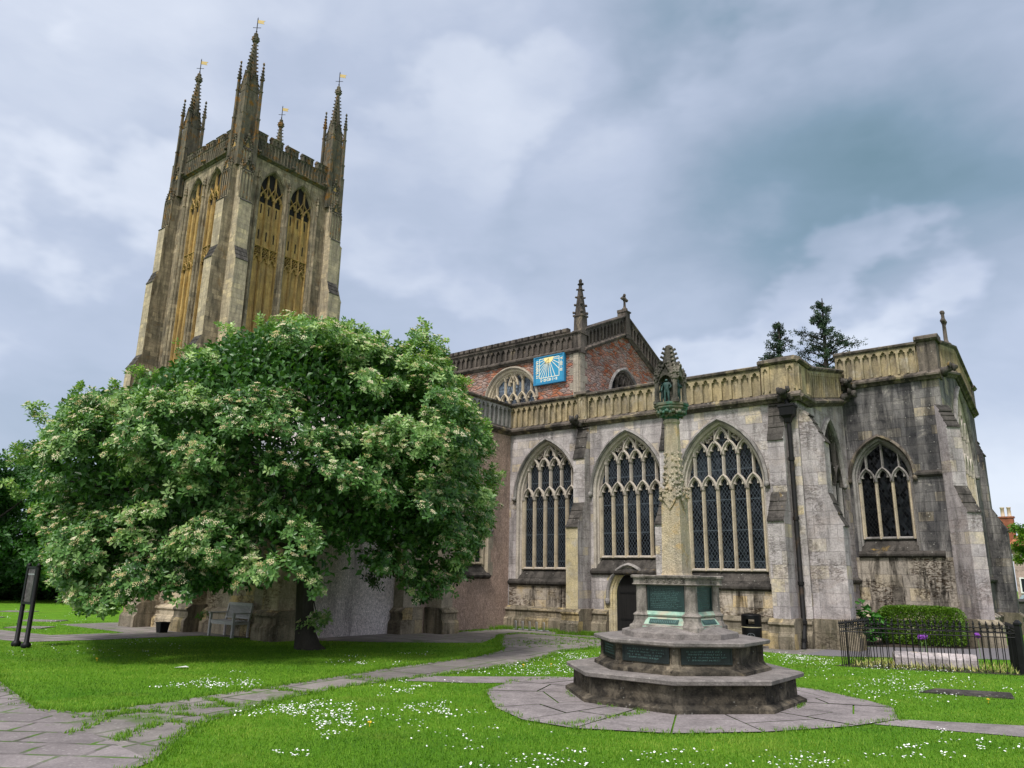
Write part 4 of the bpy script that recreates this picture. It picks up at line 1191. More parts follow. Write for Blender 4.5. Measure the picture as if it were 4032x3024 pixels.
for fr, wc in WIN:
    b = MB()
    def tr_(e, z0=7.0):
        return arch(wc, 1.0 + e, z0, 29.7, 31.55 + e)
    b.loft(fr, [(tr_(.17), 0.0), (tr_(.15), -.03), (tr_(.10), -.06), (tr_(.09), -.2), (tr_(.05), -.24), (tr_(.0), -.42)], 3)
    b.plate(fr, arch(wc, 1.0, 7.0, 29.7, 29.9), (), -.425, None, 0)
    p = 2 * 1.0 / 3
    for i in range(4):
        u = wc + (i - 1.5) * p
        b.strip(fr, [(u, 7.0), (u, 29.35)], .15 if i in (1, 2) else .12, -.22, -.43, 0, ch=.4)
    for i in range(3):
        u = wc + (i - 1) * p
        archring(b, fr, u, p / 2, p / 2 - .06, 29.15, 29.85, 29.72, -.25, -.40, 1)
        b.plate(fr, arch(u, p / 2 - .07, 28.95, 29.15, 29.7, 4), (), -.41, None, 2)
        archring(b, fr, u, p / 2, p / 2 - .06, 24.0, 24.68, 24.55, -.25, -.42, 1)
        # quatrefoil band
        for (du, dz) in ((0, .13), (0, -.13), (.13, 0), (-.13, 0)):
            cu, cz = u + du, 25.02 + dz
            b.strip(fr, [(cu + .11 * math.cos(a_), cz + .11 * math.sin(a_)) for a_ in [2 * math.pi * q / 8 for q in range(8)]], .05, -.27, -.40, 1, closed=True)
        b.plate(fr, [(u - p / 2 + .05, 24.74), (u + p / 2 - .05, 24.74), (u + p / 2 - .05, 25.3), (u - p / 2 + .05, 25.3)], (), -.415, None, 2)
        # ventilation slits
        for za_, zb_ in ((28.05, 28.85), (25.95, 26.75)):
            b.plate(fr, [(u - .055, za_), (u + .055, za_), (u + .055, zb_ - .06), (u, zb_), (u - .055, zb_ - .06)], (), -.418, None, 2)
        for s in (-1, 1):
            b.strip(fr, [(u, 29.85), (u + s * p * .42, 30.35 if abs(u - wc) < .1 else 30.2), (u + s * p * .5, 31.2)], .07, -.25, -.4, 1)
    for u in (-1, 0, 1):
        b.strip(fr, [(wc + u * p * .5, 29.5), (wc + u * p * .5, 31.6)], .07, -.26, -.4, 1) if u else None
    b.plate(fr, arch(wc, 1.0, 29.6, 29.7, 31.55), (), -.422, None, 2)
    b.strip(fr, [(wc - 1, 24.72), (wc + 1, 24.72)], .06, -.24, -.42, 1)
    b.strip(fr, [(wc - 1, 25.36), (wc + 1, 25.36)], .10, -.22, -.42, 1)
    b.build('belfry_window', [M['tpanel'], M['tpanel'], M['dark'], M['tower']], tower)
# buttresses: two at each corner, stepping back to gabled panel stages
TBP = [(1.85, 16.2), (1.27, 17.3), (1.27, 23.1), (.92, 24.1), (.92, 27.75), (.70, 27.95), (.70, 30.3), (.34, 30.9), (.34, 32.2), (-.05, 32.9)]
for fr, c in ((TE, TY), (TSo, TX), (Fr((TX, TY + TF, 0), (-1, 0, 0), (0, 1, 0)), 0.0), (Fr((TX - TF, TY, 0), (0, -1, 0), (-1, 0, 0)), 0.0)):
    for s in (-1, 1):
        u = c + s * TA
        o = buttress(tower, fr, u, 1.0, TBP, ('tbut', 'weather', 'tbut'), plinth=False, side=4 if fr is TSo else 0)  # south buttress sides darker: lichen stain, plus recess shade put into the colour
        b = MB()
        for (d_, za_, zb_, wd) in ((.70, 28.0, 30.2, .92), (.34, 30.9, 32.2, .8)):
            for i in range(4):
                uu = u - wd / 2 + .05 + i * (wd - .1) / 3
                b.strip(fr, [(uu, za_), (uu, zb_ - .1)], .09, d_ + .09, d_, 0)
            for i in range(3):
                a0 = u - wd / 2 + .05 + i * (wd - .1) / 3
                b.strip(fr, [(a0, zb_ - .3), (a0 + (wd - .1) / 6, zb_ - .02), (a0 + (wd - .1) / 3, zb_ - .3)], .07, d_ + .08, d_, 0)
            b.plate(fr, [(u - wd / 2, zb_), (u + wd / 2, zb_), (u, zb_ + 1.0)], (), d_ - .02, d_ - .3, 0)
            b.strip(fr, [(u - wd / 2 - .04, zb_ - .05), (u, zb_ + 1.0), (u + wd / 2 + .04, zb_ - .05)], .10, d_ + .05, d_ - .05, 0)
            b.plate(fr, trefoil(u, .14, zb_ + .12, zb_ + .5), (), d_ - .015, None, 1)
            rg = random.Random(int(u * 31 + zb_))
            for s2 in (-1, 1):
                for f in (.1, .35, .6, .85):
                    b.blob(fr.P(u + s2 * (wd / 2) * (1 - f), zb_ + f + .05, d_), .085, 0, .3, 6, rg)
                q = fr.P(u + s2 * (wd / 2 - .04), zb_, d_ - .1)
                b.stack(q.x, q.y, [(za_ + .5, .10), (zb_ + .2, .10), (zb_ + .22, .13), (zb_ + .95, .02)], 6)
                crockets(b, q.x, q.y, zb_ + .25, .1, zb_ + .95, .03, 3, 4, .06, 0, 0, rg)
            b.blob(fr.P(u, zb_ + 1.12, d_), (.1, .1, .15), 0, .2, 6, rg)
        b.build('gablet', [M['pinn'], M['tpanel']], tower)
    # battlements
    pb = MB()
    L = 3.45
    pb.mould(fr, c - L, c + L, [(n * 1.5, 32.15 + v * 1.25) for n, v in STRP], 0)
    pb.box(fr, c - L, c + L, 32.3, 33.62, -.35, .03, 0)
    for i in range(24):
        uu = c - L + .12 + i * (2 * L - .24) / 23
        pb.strip(fr, [(uu, 32.5), (uu, 33.6)], .10, .11, .02, 0)
    bays(pb, fr, c - L, c + L, 33.2, 33.62, 23, .085, .02, 0)
    pb.mould(fr, c - L, c + L, [(-.38, 33.6), (.08, 33.6), (.13, 33.65), (.0, 33.72), (-.38, 33.72)], 0)
    for i in range(-2, 3):
        mc = c + i * 1.44
        a_, b_ = max(mc - .5, c - L), min(mc + .5, c + L)
        pb.box(fr, a_, b_, 33.7, 34.25, -.33, .035, 0)
        bays(pb, fr, a_ + .02, b_ - .02, 33.74, 34.2, 3, .10, .03, 0)
        pb.mould(fr, a_ - .03, b_ + .03, [(-.37, 34.2), (.10, 34.2), (.15, 34.27), (-.06, 34.42), (-.2, 34.42), (-.37, 34.3)], 0)
    pb.build('battlement', [M['pinn']], tower)
    for uu in (c, c - 3.1, c + 3.1):
        gargoyle(tower, fr, uu, 32.35, 'pinn')
# corner pinnacles with gilded vanes
for sx in (-1, 1):
    for sy in (-1, 1):
        x, y = TX + sx * TA, TY + sy * TA
        rg = random.Random(sx * 3 + sy)
        b = MB()
        b.stack(x, y, [(32.0, .80), (35.2, .77), (35.22, .73), (37.0, .70), (37.3, .66), (37.6, .5)], 4, math.pi / 4)
        for ax, ay in ((1, 1), (1, -1), (-1, 1), (-1, -1)):
            qx, qy = x + ax * .60, y + ay * .60
            b.stack(qx, qy, [(30.6, .24), (33.6, .24), (33.75, .26), (33.78, .17), (34.9, .17), (34.95, .21), (35.05, .21), (35.08, .145), (37.3, .14), (37.35, .19), (37.42, .19), (37.45, .13), (38.35, .12), (38.4, .20), (38.5, .20), (38.52, .11), (39.75, .03)], 4, math.pi / 4)
            crockets(b, qx, qy, 38.6, .10, 39.7, .03, 4, 4, .07, 0, 0, rg)
            b.blob((qx, qy, 39.85), (.09, .09, .14), 0, .2, 6, rg)
            b.tube([(qx, qy, 37.6), (x + ax * .38, y + ay * .38, 38.1), (x + ax * .25, y + ay * .25, 38.7)], [.05, .06, .05], 5)
        for a_ in range(4):
            ca, sa = math.cos(a_ * math.pi / 2), math.sin(a_ * math.pi / 2)
            fr = AF(x, y, a_ * 90)
            b.plate(fr, [(-.5, 37.2), (.5, 37.2), (0, 38.9)], (), .5, .3, 0)
            b.strip(fr, [(-.5, 37.2), (0, 38.9), (.5, 37.2)], .1, .55, .42, 0)
            for f in (.25, .5, .75, 1.0):
                for s2 in (-1, 1):
                    b.blob(fr.P(s2 * .5 * (1 - f), 37.2 + 1.7 * f, .5), .08, 0, .3, 6, rg)
        b.stack(x, y, [(37.3, .5), (38.0, .47), (41.75, .13), (41.78, .24), (41.95, .27), (42.2, .25), (42.25, .15), (42.5, .17), (42.62, .06)], 8, math.pi / 8)
        crockets(b, x, y, 38.4, .42, 41.7, .15, 10, 4, .10, math.pi / 4, 0, rg)
        crockets(b, x, y, 41.9, .18, 42.3, .18, 2, 6, .10, 0, 0, rg)
        pin = b.build('pinnacle', M['pinn'], tower)
        v = MB()
        v.tube([(x, y, 42.5), (x, y, 43.95)], .035, 6)
        v.tube([(x - .24, y - .2, 43.1), (x + .24, y + .2, 43.1)], .025, 6)
        v.blob((x, y, 42.75), .07, 0, 0)
        v.stack(x, y, [(43.9, .05), (44.1, .0)], 5)
        fl = Fr((x, y, 0), (.787, .617, -.12), (.617, -.787, 0))
        v.plate(fl, [(.03, 43.52), (.56, 43.50), (.46, 43.66), (.60, 43.80), (.03, 43.82)], (), .012, -.012, 1)
        v.build('weathervane', [M['iron'], M['gold']], tower)
# ------------------------------------------------------------------ sundial on the clerestory
DL, DR, DB, DT = -19.73, -18.09, 10.19, 11.50
dial = thing('sundial', 'blue painted wall sundial with gold sun and white hour lines on the red clerestory wall', 'sundial', (-18.91, 26.9, 10.84))
b = MB()
b.box(NV, DL, DR, DB, DT, .06, .16, 0)
b.build('dial_face', M['blue'], dial)
b = MB()
for (u0, u1, v0, v1) in ((DL - .03, DR + .03, DT - .06, DT + .03), (DL - .03, DR + .03, DB - .03, DB + .06), (DL - .03, DL + .06, DB + .06, DT - .06), (DR - .06, DR + .03, DB + .06, DT - .06)):
    b.box(NV, u0, u1, v0, v1, .04, .19, 0)
b.build('frame', M['blued'], dial)
b = MB()
sx_, sz_ = -18.93, 11.36
L0, L1, B0 = -19.44, -18.36, 10.46
for seg in ([(L0, sz_), (L1, sz_)], [(L0, sz_), (L0, B0)], [(L1, sz_), (L1, B0)], [(L0, B0), (L1, B0)]):
    b.strip(NV, seg, .028, .166, .158)
ends = [(L0, 11.22), (L0, 11.02), (L0, 10.82), (L0, 10.60), (-19.36, B0), (-19.22, B0), (-19.08, B0), (sx_ + .0, B0), (-18.77, B0), (-18.57, B0), (L1, 10.78), (L1, 11.04), (L1, 11.25)]
for e in ends:
    b.strip(NV, [(sx_, sz_), e], .026, .165, .158)
b.build('hour_lines', M['cream'], dial)
b = MB()
b.plate(NV, [(sx_ + .265 * math.cos(a), sz_ + .03 - .265 * abs(math.sin(a)) * (1 if a else 1)) for a in [math.pi * i / 14 for i in range(15)]], (), .172, .16)
b.build('sun_disc', M['suny'], dial)
b = MB()
b.tube([NV.P(sx_, sz_ - .02, .17), NV.P(sx_ - .02, sz_ - .33, .46), NV.P(sx_, sz_ - .20, .17)], .014, 6)
b.tube([NV.P(sx_ - .02, sz_ - .33, .46), NV.P(sx_ + .02, sz_ - .30, .17)], .012, 6)
b.build('gnomon', M['gold'], dial)


def numeral(b, txt, u, v, h, ang):
    """Roman numeral from strokes, set at (u, v), turned by ang."""
    ca, sa = math.cos(ang), math.sin(ang)
    x = 0.0
    strokes = []
    wmap = {'I': .34, 'V': .85, 'X': .85}
    tot = sum(wmap[c] for c in txt) * h
    for c in txt:
        wd = wmap[c] * h
        if c == 'I':
            strokes += [[(x + wd / 2, 0), (x + wd / 2, h)], [(x + .02, 0), (x + wd - .02, 0)], [(x + .02, h), (x + wd - .02, h)]]
        elif c == 'V':
            strokes += [[(x + .03, h), (x + wd / 2, 0)], [(x + wd / 2, 0), (x + wd - .03, h)], [(x, h), (x + .07, h)], [(x + wd - .07, h), (x + wd, h)]]
        else:
            strokes += [[(x + .03, 0), (x + wd - .03, h)], [(x + .03, h), (x + wd - .03, 0)]]
        x += wd
    for st in strokes:
        b.strip(NV, [(u + (p - tot / 2) * ca - (q - h / 2) * sa, v + (p - tot / 2) * sa + (q - h / 2) * ca) for p, q in st], .03, .167, .158, ch=.8)


for txt, v in (('VI', 11.22), ('VII', 11.02), ('VIII', 10.80), ('IX', 10.56)):
    b = MB()
    numeral(b, txt, -19.555, v, .14, math.radians(90))
    b.build('numeral', M['cream'], dial)
for txt, v in (('V', 11.25), ('IIII', 11.0), ('III', 10.72)):
    b = MB()
    numeral(b, txt, -18.245, v, .14, math.radians(-90))
    b.build('numeral', M['cream'], dial)
for txt, u in (('X', -19.34), ('XI', -19.14), ('XII', -18.92), ('I', -18.70), ('II', -18.50)):
    b = MB()
    numeral(b, txt, u, 10.345, .13, 0.0)
    b.build('numeral', M['cream'], dial)
for u, v in ((-18.80, 10.345), (-18.61, 10.345), (-18.245, 11.14), (-18.245, 10.86), (-19.24, 10.345), (-19.03, 10.345)):
    b = MB()
    b.plate(NV, [(u + .022 * math.cos(a), v + .022 * math.sin(a)) for a in [2 * math.pi * i / 8 for i in range(8)]], (), .167, .158)
    b.build('dot', M['cream'], dial)

# ------------------------------------------------------------------ monument
mon = thing('memorial_cross', 'stepped octagonal stone monument with bronze tablets, tall pale shaft and crocketed canopy', 'monument', (MX, MY, 0))
OR = math.radians(22.5)
b = MB()
b.stack(MX, MY, [(-.05, 1.79), (.06, 1.785), (.10, 1.69), (.105, 1.66), (.34, 1.65)], 8, OR)
st1 = b.build('step', M['mon'], mon)
b = MB()
b.stack(MX, MY, [(.335, 1.60), (.345, 1.70), (.362, 1.765), (.41, 1.772), (.425, 1.75), (.428, 1.0)], 8, OR)
b.build('seat_slab', M['monslab'], st1)
b = MB()
b.stack(MX, MY, [(.42, 1.325), (.475, 1.32), (.53, 1.20), (.54, 1.18), (.80, 1.175)], 8, OR)
st2 = b.build('step', M['mon'], mon)
b = MB()
b.stack(MX, MY, [(.775, 1.17), (.785, 1.23), (.80, 1.31), (.812, 1.325), (.850, 1.33), (.862, 1.31), (.864, .6)], 8, OR)
b.build('seat_slab', M['monslab'], st2)
ap = math.cos(OR)


def octface(deg, r):
    a = math.radians(deg)
    return AF(MX + r * ap * math.cos(a), MY + r * ap * math.sin(a), deg)


def lettering(b, fr, u0, u1, v0, v1, rows, n, seed):
    """Worn raised lettering, too weathered to read: uneven strokes in lines."""
    rg = random.Random(seed)
    h = (v1 - v0) / rows
    for r in range(rows):
        v = v1 - (r + .75) * h
        u = u0 + rg.uniform(0, .04)
        end = u1 - rg.uniform(0, .25) * (u1 - u0)
        while u < end:
            wd = rg.uniform(.25, .7) * h
            if rg.random() > .18:
                b.box(fr, u, u + wd * .35, v, v + h * .5, n, n + .003)
                if rg.random() > .4:
                    q = v + rg.choice((0, .22, .42)) * h
                    b.box(fr, u + wd * .35, u + wd * .9, q, q + h * .1, n, n + .003)
            u += wd * 1.15


for deg in (-135, -90, -45, 180, 135, 90):
    fr = octface(deg, 1.178)
    b = MB()
    b.box(fr, -.355, .355, .575, .765, 0, .012)
    for q in ((-.37, .37, .76, .78), (-.37, .37, .56, .58), (-.37, -.35, .58, .76), (.35, .37, .58, .76)):
        b.box(fr, *q, 0, .022)
    pl = b.build('plaque', M['plaqdk'], st2)
    b = MB()
    lettering(b, fr, -.30, .30, .60, .75, 4, .012, deg)
    b.build('lettering', M['letter'], pl)
    b = MB()
for k in range(8):                      # stops between the tablets
    a = OR + k * math.pi / 4
    b = MB()
    b.stack(MX + 1.16 * math.cos(a), MY + 1.16 * math.sin(a), [(.45, .10), (.52, .09), (.56, .06), (.80, .06)], 8, OR, sm=False)
    b.build('corner_stop', M['mon'], st2)
b = MB()
b.stack(MX, MY, [(.86, .885), (.935, .88), (.945, .872), (1.03, .56)], 8, OR)
b.build('base_stone', M['monslab'], mon)
b = MB()
q45 = math.pi / 4
r2 = math.sqrt(2)
b.stack(MX, MY, [(.88, .555 * r2), (1.02, .555 * r2), (1.035, .545 * r2), (1.05, .52 * r2), (1.135, .455 * r2), (1.15, .45 * r2), (1.16, .46 * r2), (1.235, .42 * r2), (1.245, .40 * r2), (1.62, .40 * r2)], 4, q45)
ped = b.build('pedestal', [M['monped']], mon)
for deg in (-90, 0, 90, 180):
    a = math.radians(deg)
    fr = AF(MX + .40 * math.cos(a), MY + .40 * math.sin(a), deg)
    b = MB()
    b.mould(fr, -.33, .33, [(.0, 1.162), (.062, 1.162), (.075, 1.185), (.05, 1.21), (.035, 1.235), (0, 1.24)], 0)
    b.mould(fr, -.33, .33, [(.0, 1.045), (.13, 1.045), (.056, 1.145), (0, 1.145)], 0)
    b.box(fr, -.33, .33, .93, 1.02, .0, .158, 0)
    b.build('stained_ledge', M['verdi'], ped)
    b = MB()
    b.box(fr, -.285, .285, 1.25, 1.60, 0, .012)
    for q in ((-.305, .305, 1.59, 1.615), (-.305, .305, 1.235, 1.262), (-.305, -.28, 1.262, 1.59), (.28, .305, 1.262, 1.59)):
        b.box(fr, *q, 0, .028)
    pl = b.build('plaque', M['plaque'], ped)
    b = MB()
    lettering(b, fr, -.26, .26, 1.275, 1.585, 12, .012, deg + 7)
    b.build('lettering', M['letter'], pl)
    if deg in (-90, 0):
        b = MB()
        sl = Fr(fr.P(-.24, 1.062, .122), fr.U, (fr.N * .8 + Vector((0, 0, .6))).normalized())
        b.mesh([fr.P(-.24, 1.058, .128), fr.P(.24, 1.058, .128), fr.P(.24, 1.125, .078), fr.P(-.24, 1.125, .078)], [(0, 1, 2, 3)])
        for q in range(14):
            u = -.21 + q * .03
            b.mesh([fr.P(u, 1.075, .124), fr.P(u + .012, 1.075, .124), fr.P(u + .012, 1.11, .098), fr.P(u, 1.11, .098)], [(0, 1, 2, 3)], 1)
        b.build('name_plate', [M['bronze'], M['letter']], ped)
for ax, ay in ((1, 1), (1, -1), (-1, 1), (-1, -1)):
    x, y = MX + ax * .405, MY + ay * .405
    b = MB()
    b.stack(x, y, [(.93, .175), (1.02, .175), (1.045, .16), (1.09, .14), (1.10, .135), (1.16, .135), (1.175, .15), (1.19, .14), (1.215, .105), (1.235, .095), (1.62, .092)], 8, OR)
    rg = random.Random(ax * 2 + ay)
    b.build('pilaster', M['monped'], ped)
b = MB()
b.stack(MX, MY, [(1.615, .47 * r2), (1.63, .49 * r2), (1.645, .47 * r2), (1.72, .475 * r2), (1.728, .505 * r2), (1.755, .515 * r2), (1.765, .50 * r2), (1.77, .2)], 4, q45)
for ax, ay in ((1, 1), (1, -1), (-1, 1), (-1, -1)):
    b.stack(MX + ax * .425, MY + ay * .425, [(1.612, .10), (1.628, .13), (1.645, .11), (1.718, .11), (1.727, .145), (1.757, .15), (1.768, .13)], 8, OR)
rg = random.Random(3)
for deg in (-90, 0, 90, 180):
    a = math.radians(deg)
    fr = AF(MX + .472 * math.cos(a), MY + .472 * math.sin(a), deg)
    for i in range(9):
        u = -.40 + i * .1
        b.strip(fr, [(u + .03 * math.cos(c), 1.682 + .03 * math.sin(c)) for c in [2 * math.pi * k / 8 for k in range(8)]], .014, .014 + (.035 if abs(u) > .33 else 0), -.01, 0, closed=True)
        b.blob(fr.P(u, 1.682, .006 + (.035 if abs(u) > .33 else 0)), .013, 0, .1, 6, rg)
b.build('cornice', M['monped'], ped)
# shaft: square below, octagonal above the foliage collar
b = MB()
b.stack(MX, MY, [(1.765, .185 * r2), (1.80, .172 * r2), (2.80, .155 * r2), (2.95, .152 * r2)], 4, q45)
b.stack(MX, MY, [(2.92, .165), (3.1, .155), (4.18, .118), (4.2, .135), (4.24, .135), (4.26, .12)], 8, OR)
shaft = b.build('shaft', M['shaft'], mon)
b = MB()
rg = random.Random(8)
for k in range(4):
    a = k * math.pi / 2
    fr = AF(MX + .15 * math.cos(a), MY + .15 * math.sin(a), k * 90)
    b.plate(fr, [(-.13, 3.06), (.13, 3.06), (.10, 2.92), (.06, 2.86), (.0, 2.78), (-.06, 2.86), (-.10, 2.92)], (), .03, -.02)
    for i in range(16):
        b.blob(fr.P(rg.uniform(-.14, .14), rg.uniform(2.9, 3.12), .025), rg.uniform(.016, .034), 0, .35, 6, rg)
    for i in range(9):
        b.blob(fr.P(rg.uniform(-.09, .09), 3.14 + .028 * i, -.01), rg.uniform(.014, .028), 0, .35, 6, rg)
    for i in range(5):
        z = 3.25 + i * .11
        for s in (-1, 1):
            b.blob(fr.P(s * .05, z, -.012 - .003 * i), (.022, .022, .03), 0, .4, 6, rg)
for k in range(4):
    a = q45 + k * math.pi / 2
    for i in range(12):
        r = .205 + rg.uniform(-.02, .03)
        b.blob((MX + r * math.cos(a) + rg.uniform(-.03, .03), MY + r * math.sin(a) + rg.uniform(-.03, .03), rg.uniform(2.95, 3.13)), rg.uniform(.018, .035), 0, .35, 6, rg)
    for i in range(6):
        z = 3.2 + i * .09
        b.blob((MX + (.165 - .012 * i) * math.cos(a), MY + (.165 - .012 * i) * math.sin(a), z), (.03, .03, .026), 0, .35, 6, rg)
b.build('foliage_collar', M['shaft'], shaft)
b = MB()
b.stack(MX, MY, [(4.24, .12), (4.30, .135), (4.36, .20), (4.42, .255), (4.43, .27), (4.45, .275), (4.46, .26), (4.475, .285), (4.51, .29), (4.52, .27)], 8, OR)
for k in range(26):
    a = 2 * math.pi * k / 26
    b.blob((MX + .225 * math.cos(a), MY + .225 * math.sin(a), 4.375 + rg.uniform(-.03, .03)), rg.uniform(.025, .042), 0, .4, 6, rg)
    b.blob((MX + .175 * math.cos(a + .1), MY + .175 * math.sin(a + .1), 4.32 + rg.uniform(-.02, .02)), rg.uniform(.018, .03), 0, .4, 6, rg)
b.build('capital', M['capgreen'], mon)
b = MB()
b.stack(MX, MY, [(4.50, .075 * r2), (5.0, .075 * r2)], 4, q45)
for ax, ay in ((1, 1), (1, -1), (-1, 1), (-1, -1)):
    x, y = MX + ax * .165, MY + ay * .165
    b.stack(x, y, [(4.51, .07), (4.56, .065), (4.57, .045), (4.62, .04), (4.90, .038), (4.91, .055), (4.93, .055), (4.94, .035), (5.0, .033), (5.02, .045), (5.16, .008)], 8, OR)
    crockets(b, x, y, 5.0, .03, 5.14, .01, 3, 4, .02, 0, 0, rg)
    for i in range(10):
        b.blob((x + rg.uniform(-.05, .05), y + rg.uniform(-.05, .05), rg.uniform(4.92, 5.04)), rg.uniform(.014, .026), 0, .4, 6, rg)
for deg in (-90, 0, 90, 180):
    a = math.radians(deg)
    fr = AF(MX + .165 * math.cos(a), MY + .165 * math.sin(a), deg)
    o = arch(0, .15, 4.86, 4.86, 5.10, 5)
    b.plate(fr, o + arch(0, .115, 4.86, 4.86, 4.99, 5)[::-1], (), .02, -.06)
    b.strip(fr, [(-.17, 4.88), (-.10, 5.02), (0, 5.19), (.10, 5.02), (.17, 4.88)], .03, .035, -.03)
    for i in range(22):
        f = rg.random()
        s = rg.choice((-1, 1))
        b.blob(fr.P(s * (.17 * (1 - f)), 4.89 + .31 * f, .025), rg.uniform(.013, .028), 0, .4, 6, rg)
    for i in range(8):
        b.blob(fr.P(rg.uniform(-.05, .05), rg.uniform(5.1, 5.22), .0), rg.uniform(.014, .026), 0, .4, 6, rg)
b.stack(MX, MY, [(4.98, .15 * r2), (5.12, .125 * r2), (5.2, .095 * r2), (5.53, .045 * r2), (5.55, .03)], 4, q45)
for k in range(4):
    a = q45 + k * math.pi / 2
    for i in range(5):
        r = .165 - i * .022
        b.tube([(MX + (r - .03) * math.cos(a), MY + (r - .03) * math.sin(a), 5.16 + i * .075), (MX + (r + .03) * math.cos(a), MY + (r + .03) * math.sin(a), 5.19 + i * .075), (MX + (r + .035) * math.cos(a), MY + (r + .035) * math.sin(a), 5.17 + i * .075)], [.022, .022, .012], 6)
for i in range(46):
    f = rg.random()
    a = rg.uniform(0, 6.28)
    r = .16 - .09 * f
    b.blob((MX + r * math.cos(a), MY + r * math.sin(a), 5.0 + .28 * f), rg.uniform(.014, .028), 0, .4, 6, rg)
canopy = b.build('canopy', M['canopy'], mon)


def statue(name, base, heading, parent, mat, pose):
    """A small standing figure: one skin surface from hip to head, arms posed."""
    c, s = math.cos(heading), math.sin(heading)
    J = {'pel': (0, 0, .205), 'wai': (0, 0, .245), 'che': (0, 0, .30), 'nek': (0, 0, .345), 'hed': (.005, 0, .375), 'top': (.004, 0, .405),
         'hl': (0, .028, .195), 'kl': (.012, .034, .10), 'al': (0, .036, .015), 'tl': (.035, .04, .006),
         'hr': (0, -.028, .195), 'kr': (.0, -.036, .10), 'ar': (-.01, -.042, .015), 'tr': (.025, -.048, .006),
         'sl': (0, .052, .325), 'sr': (0, -.052, .325)}
    J.update(pose)
    E = [('pel', 'wai'), ('wai', 'che'), ('che', 'nek'), ('nek', 'hed'), ('hed', 'top'), ('pel', 'hl'), ('hl', 'kl'), ('kl', 'al'), ('al', 'tl'), ('pel', 'hr'), ('hr', 'kr'), ('kr', 'ar'), ('ar', 'tr'),
         ('che', 'sl'), ('sl', 'el'), ('el', 'wl'), ('che', 'sr'), ('sr', 'er'), ('er', 'wr')]
    Rr = {'pel': .036, 'wai': .034, 'che': .046, 'nek': .017, 'hed': .026, 'top': .022, 'hl': .027, 'hr': .027, 'kl': .019, 'kr': .019, 'al': .014, 'ar': .014, 'tl': .011, 'tr': .011, 'sl': .022, 'sr': .022, 'el': .016, 'er': .016, 'wl': .012, 'wr': .012}
    keys = list(J)
    org = ORG[parent.name]
    B = Vector(base)
    vs = [tuple(B + Vector((J[k][0] * c - J[k][1] * s, J[k][0] * s + J[k][1] * c, J[k][2])) - org) for k in keys]
    me = bpy.data.meshes.new(name)
    me.from_pydata(vs, [(keys.index(a), keys.index(b_)) for a, b_ in E], [])
    me.materials.append(mat)
    o = bpy.data.objects.new(name, me)
    COL.objects.link(o)
    o.parent = parent
    md = o.modifiers.new('skin', 'SKIN')
    md.use_smooth_shade = True
    sk = me.skin_vertices[0].data if me.skin_vertices else None
    if sk is None:
        me.attributes  # the layer is made with the modifier below
    o.modifiers.new('smooth', 'SUBSURF').levels = 1
    o.modifiers['smooth'].render_levels = 1
    for i, k in enumerate(keys):
        if me.skin_vertices:
            me.skin_vertices[0].data[i].radius = (Rr[k], Rr[k])
            me.skin_vertices[0].data[i].use_root = (k == 'pel')
    return o


POSES = {-90: {'el': (.0, .085, .27), 'wl': (.05, .07, .235), 'er': (.0, -.085, .265), 'wr': (.035, -.085, .205)},
         0: {'el': (.02, .08, .27), 'wl': (.06, .02, .29), 'er': (.02, -.08, .27), 'wr': (.06, -.01, .275)},
         90: {'el': (.02, .08, .27), 'wl': (.06, .03, .29), 'er': (.0, -.085, .265), 'wr': (.02, -.08, .2)},
         180: {'el': (.0, .085, .265), 'wl': (.02, .08, .2), 'er': (.02, -.08, .27), 'wr': (.06, -.03, .29)}}
for deg, ps in POSES.items():
    a = math.radians(deg)
    bx, by = MX + .135 * math.cos(a), MY + .135 * math.sin(a)
    fg = statue('statue', (bx, by, 4.525), a, mon, M['bronze'], ps)
    if deg == -90:
        b = MB()
        b.tube([(bx - .085, by - .05, 4.73), (bx - .055, by - .06, 4.53)], .007, 6)
        b.tube([(bx - .10, by - .05, 4.70), (bx - .07, by - .05, 4.705)], .006, 5)
        b.build('sword', M['bronze'], fg)
        b = MB()
        b.stack(bx, by - .005, [(4.918, .034), (4.925, .04), (4.93, .028), (4.955, .012)], 10, sm=True)
        b.build('helmet', M['bronze'], fg)

# ------------------------------------------------------------------ bench by the porch
bench = thing('park_bench', 'weathered grey wooden slatted bench against the porch wall', 'bench', (-19.05, 12.05, 0))
BX0, BX1, BY = -19.78, -18.62, 11.98
Z0 = Fr((0, 0, 0), (1, 0, 0), (0, 1, 0))
b = MB()
for i in range(5):
    b.box(Z0, BX0 + .03, BX1 - .03, .40, .425, BY + .0 + i * .092, BY + .075 + i * .092)
b.box(Z0, BX0 + .05, BX1 - .05, .33, .398, BY + .01, BY + .045)
b.build('seat', M['benchwood'], bench)
b = MB()
b.box(Z0, BX0 + .03, BX1 - .03, .80, .88, BY + .545, BY + .58)
b.box(Z0, BX0 + .03, BX1 - .03, .47, .51, BY + .475, BY + .505)
for i in range(17):
    x = BX0 + .09 + i * (BX1 - BX0 - .2) / 16
    b.mesh([(x, BY + .482, .50), (x + .035, BY + .482, .50), (x + .035, BY + .552, .81), (x, BY + .552, .81), (x, BY + .5, .50), (x + .035, BY + .5, .50), (x + .035, BY + .57, .81), (x, BY + .57, .81)], [(0, 1, 2, 3), (4, 5, 6, 7), (0, 4, 7, 3), (1, 5, 6, 2)])
b.build('backrest', M['benchwood'], bench)
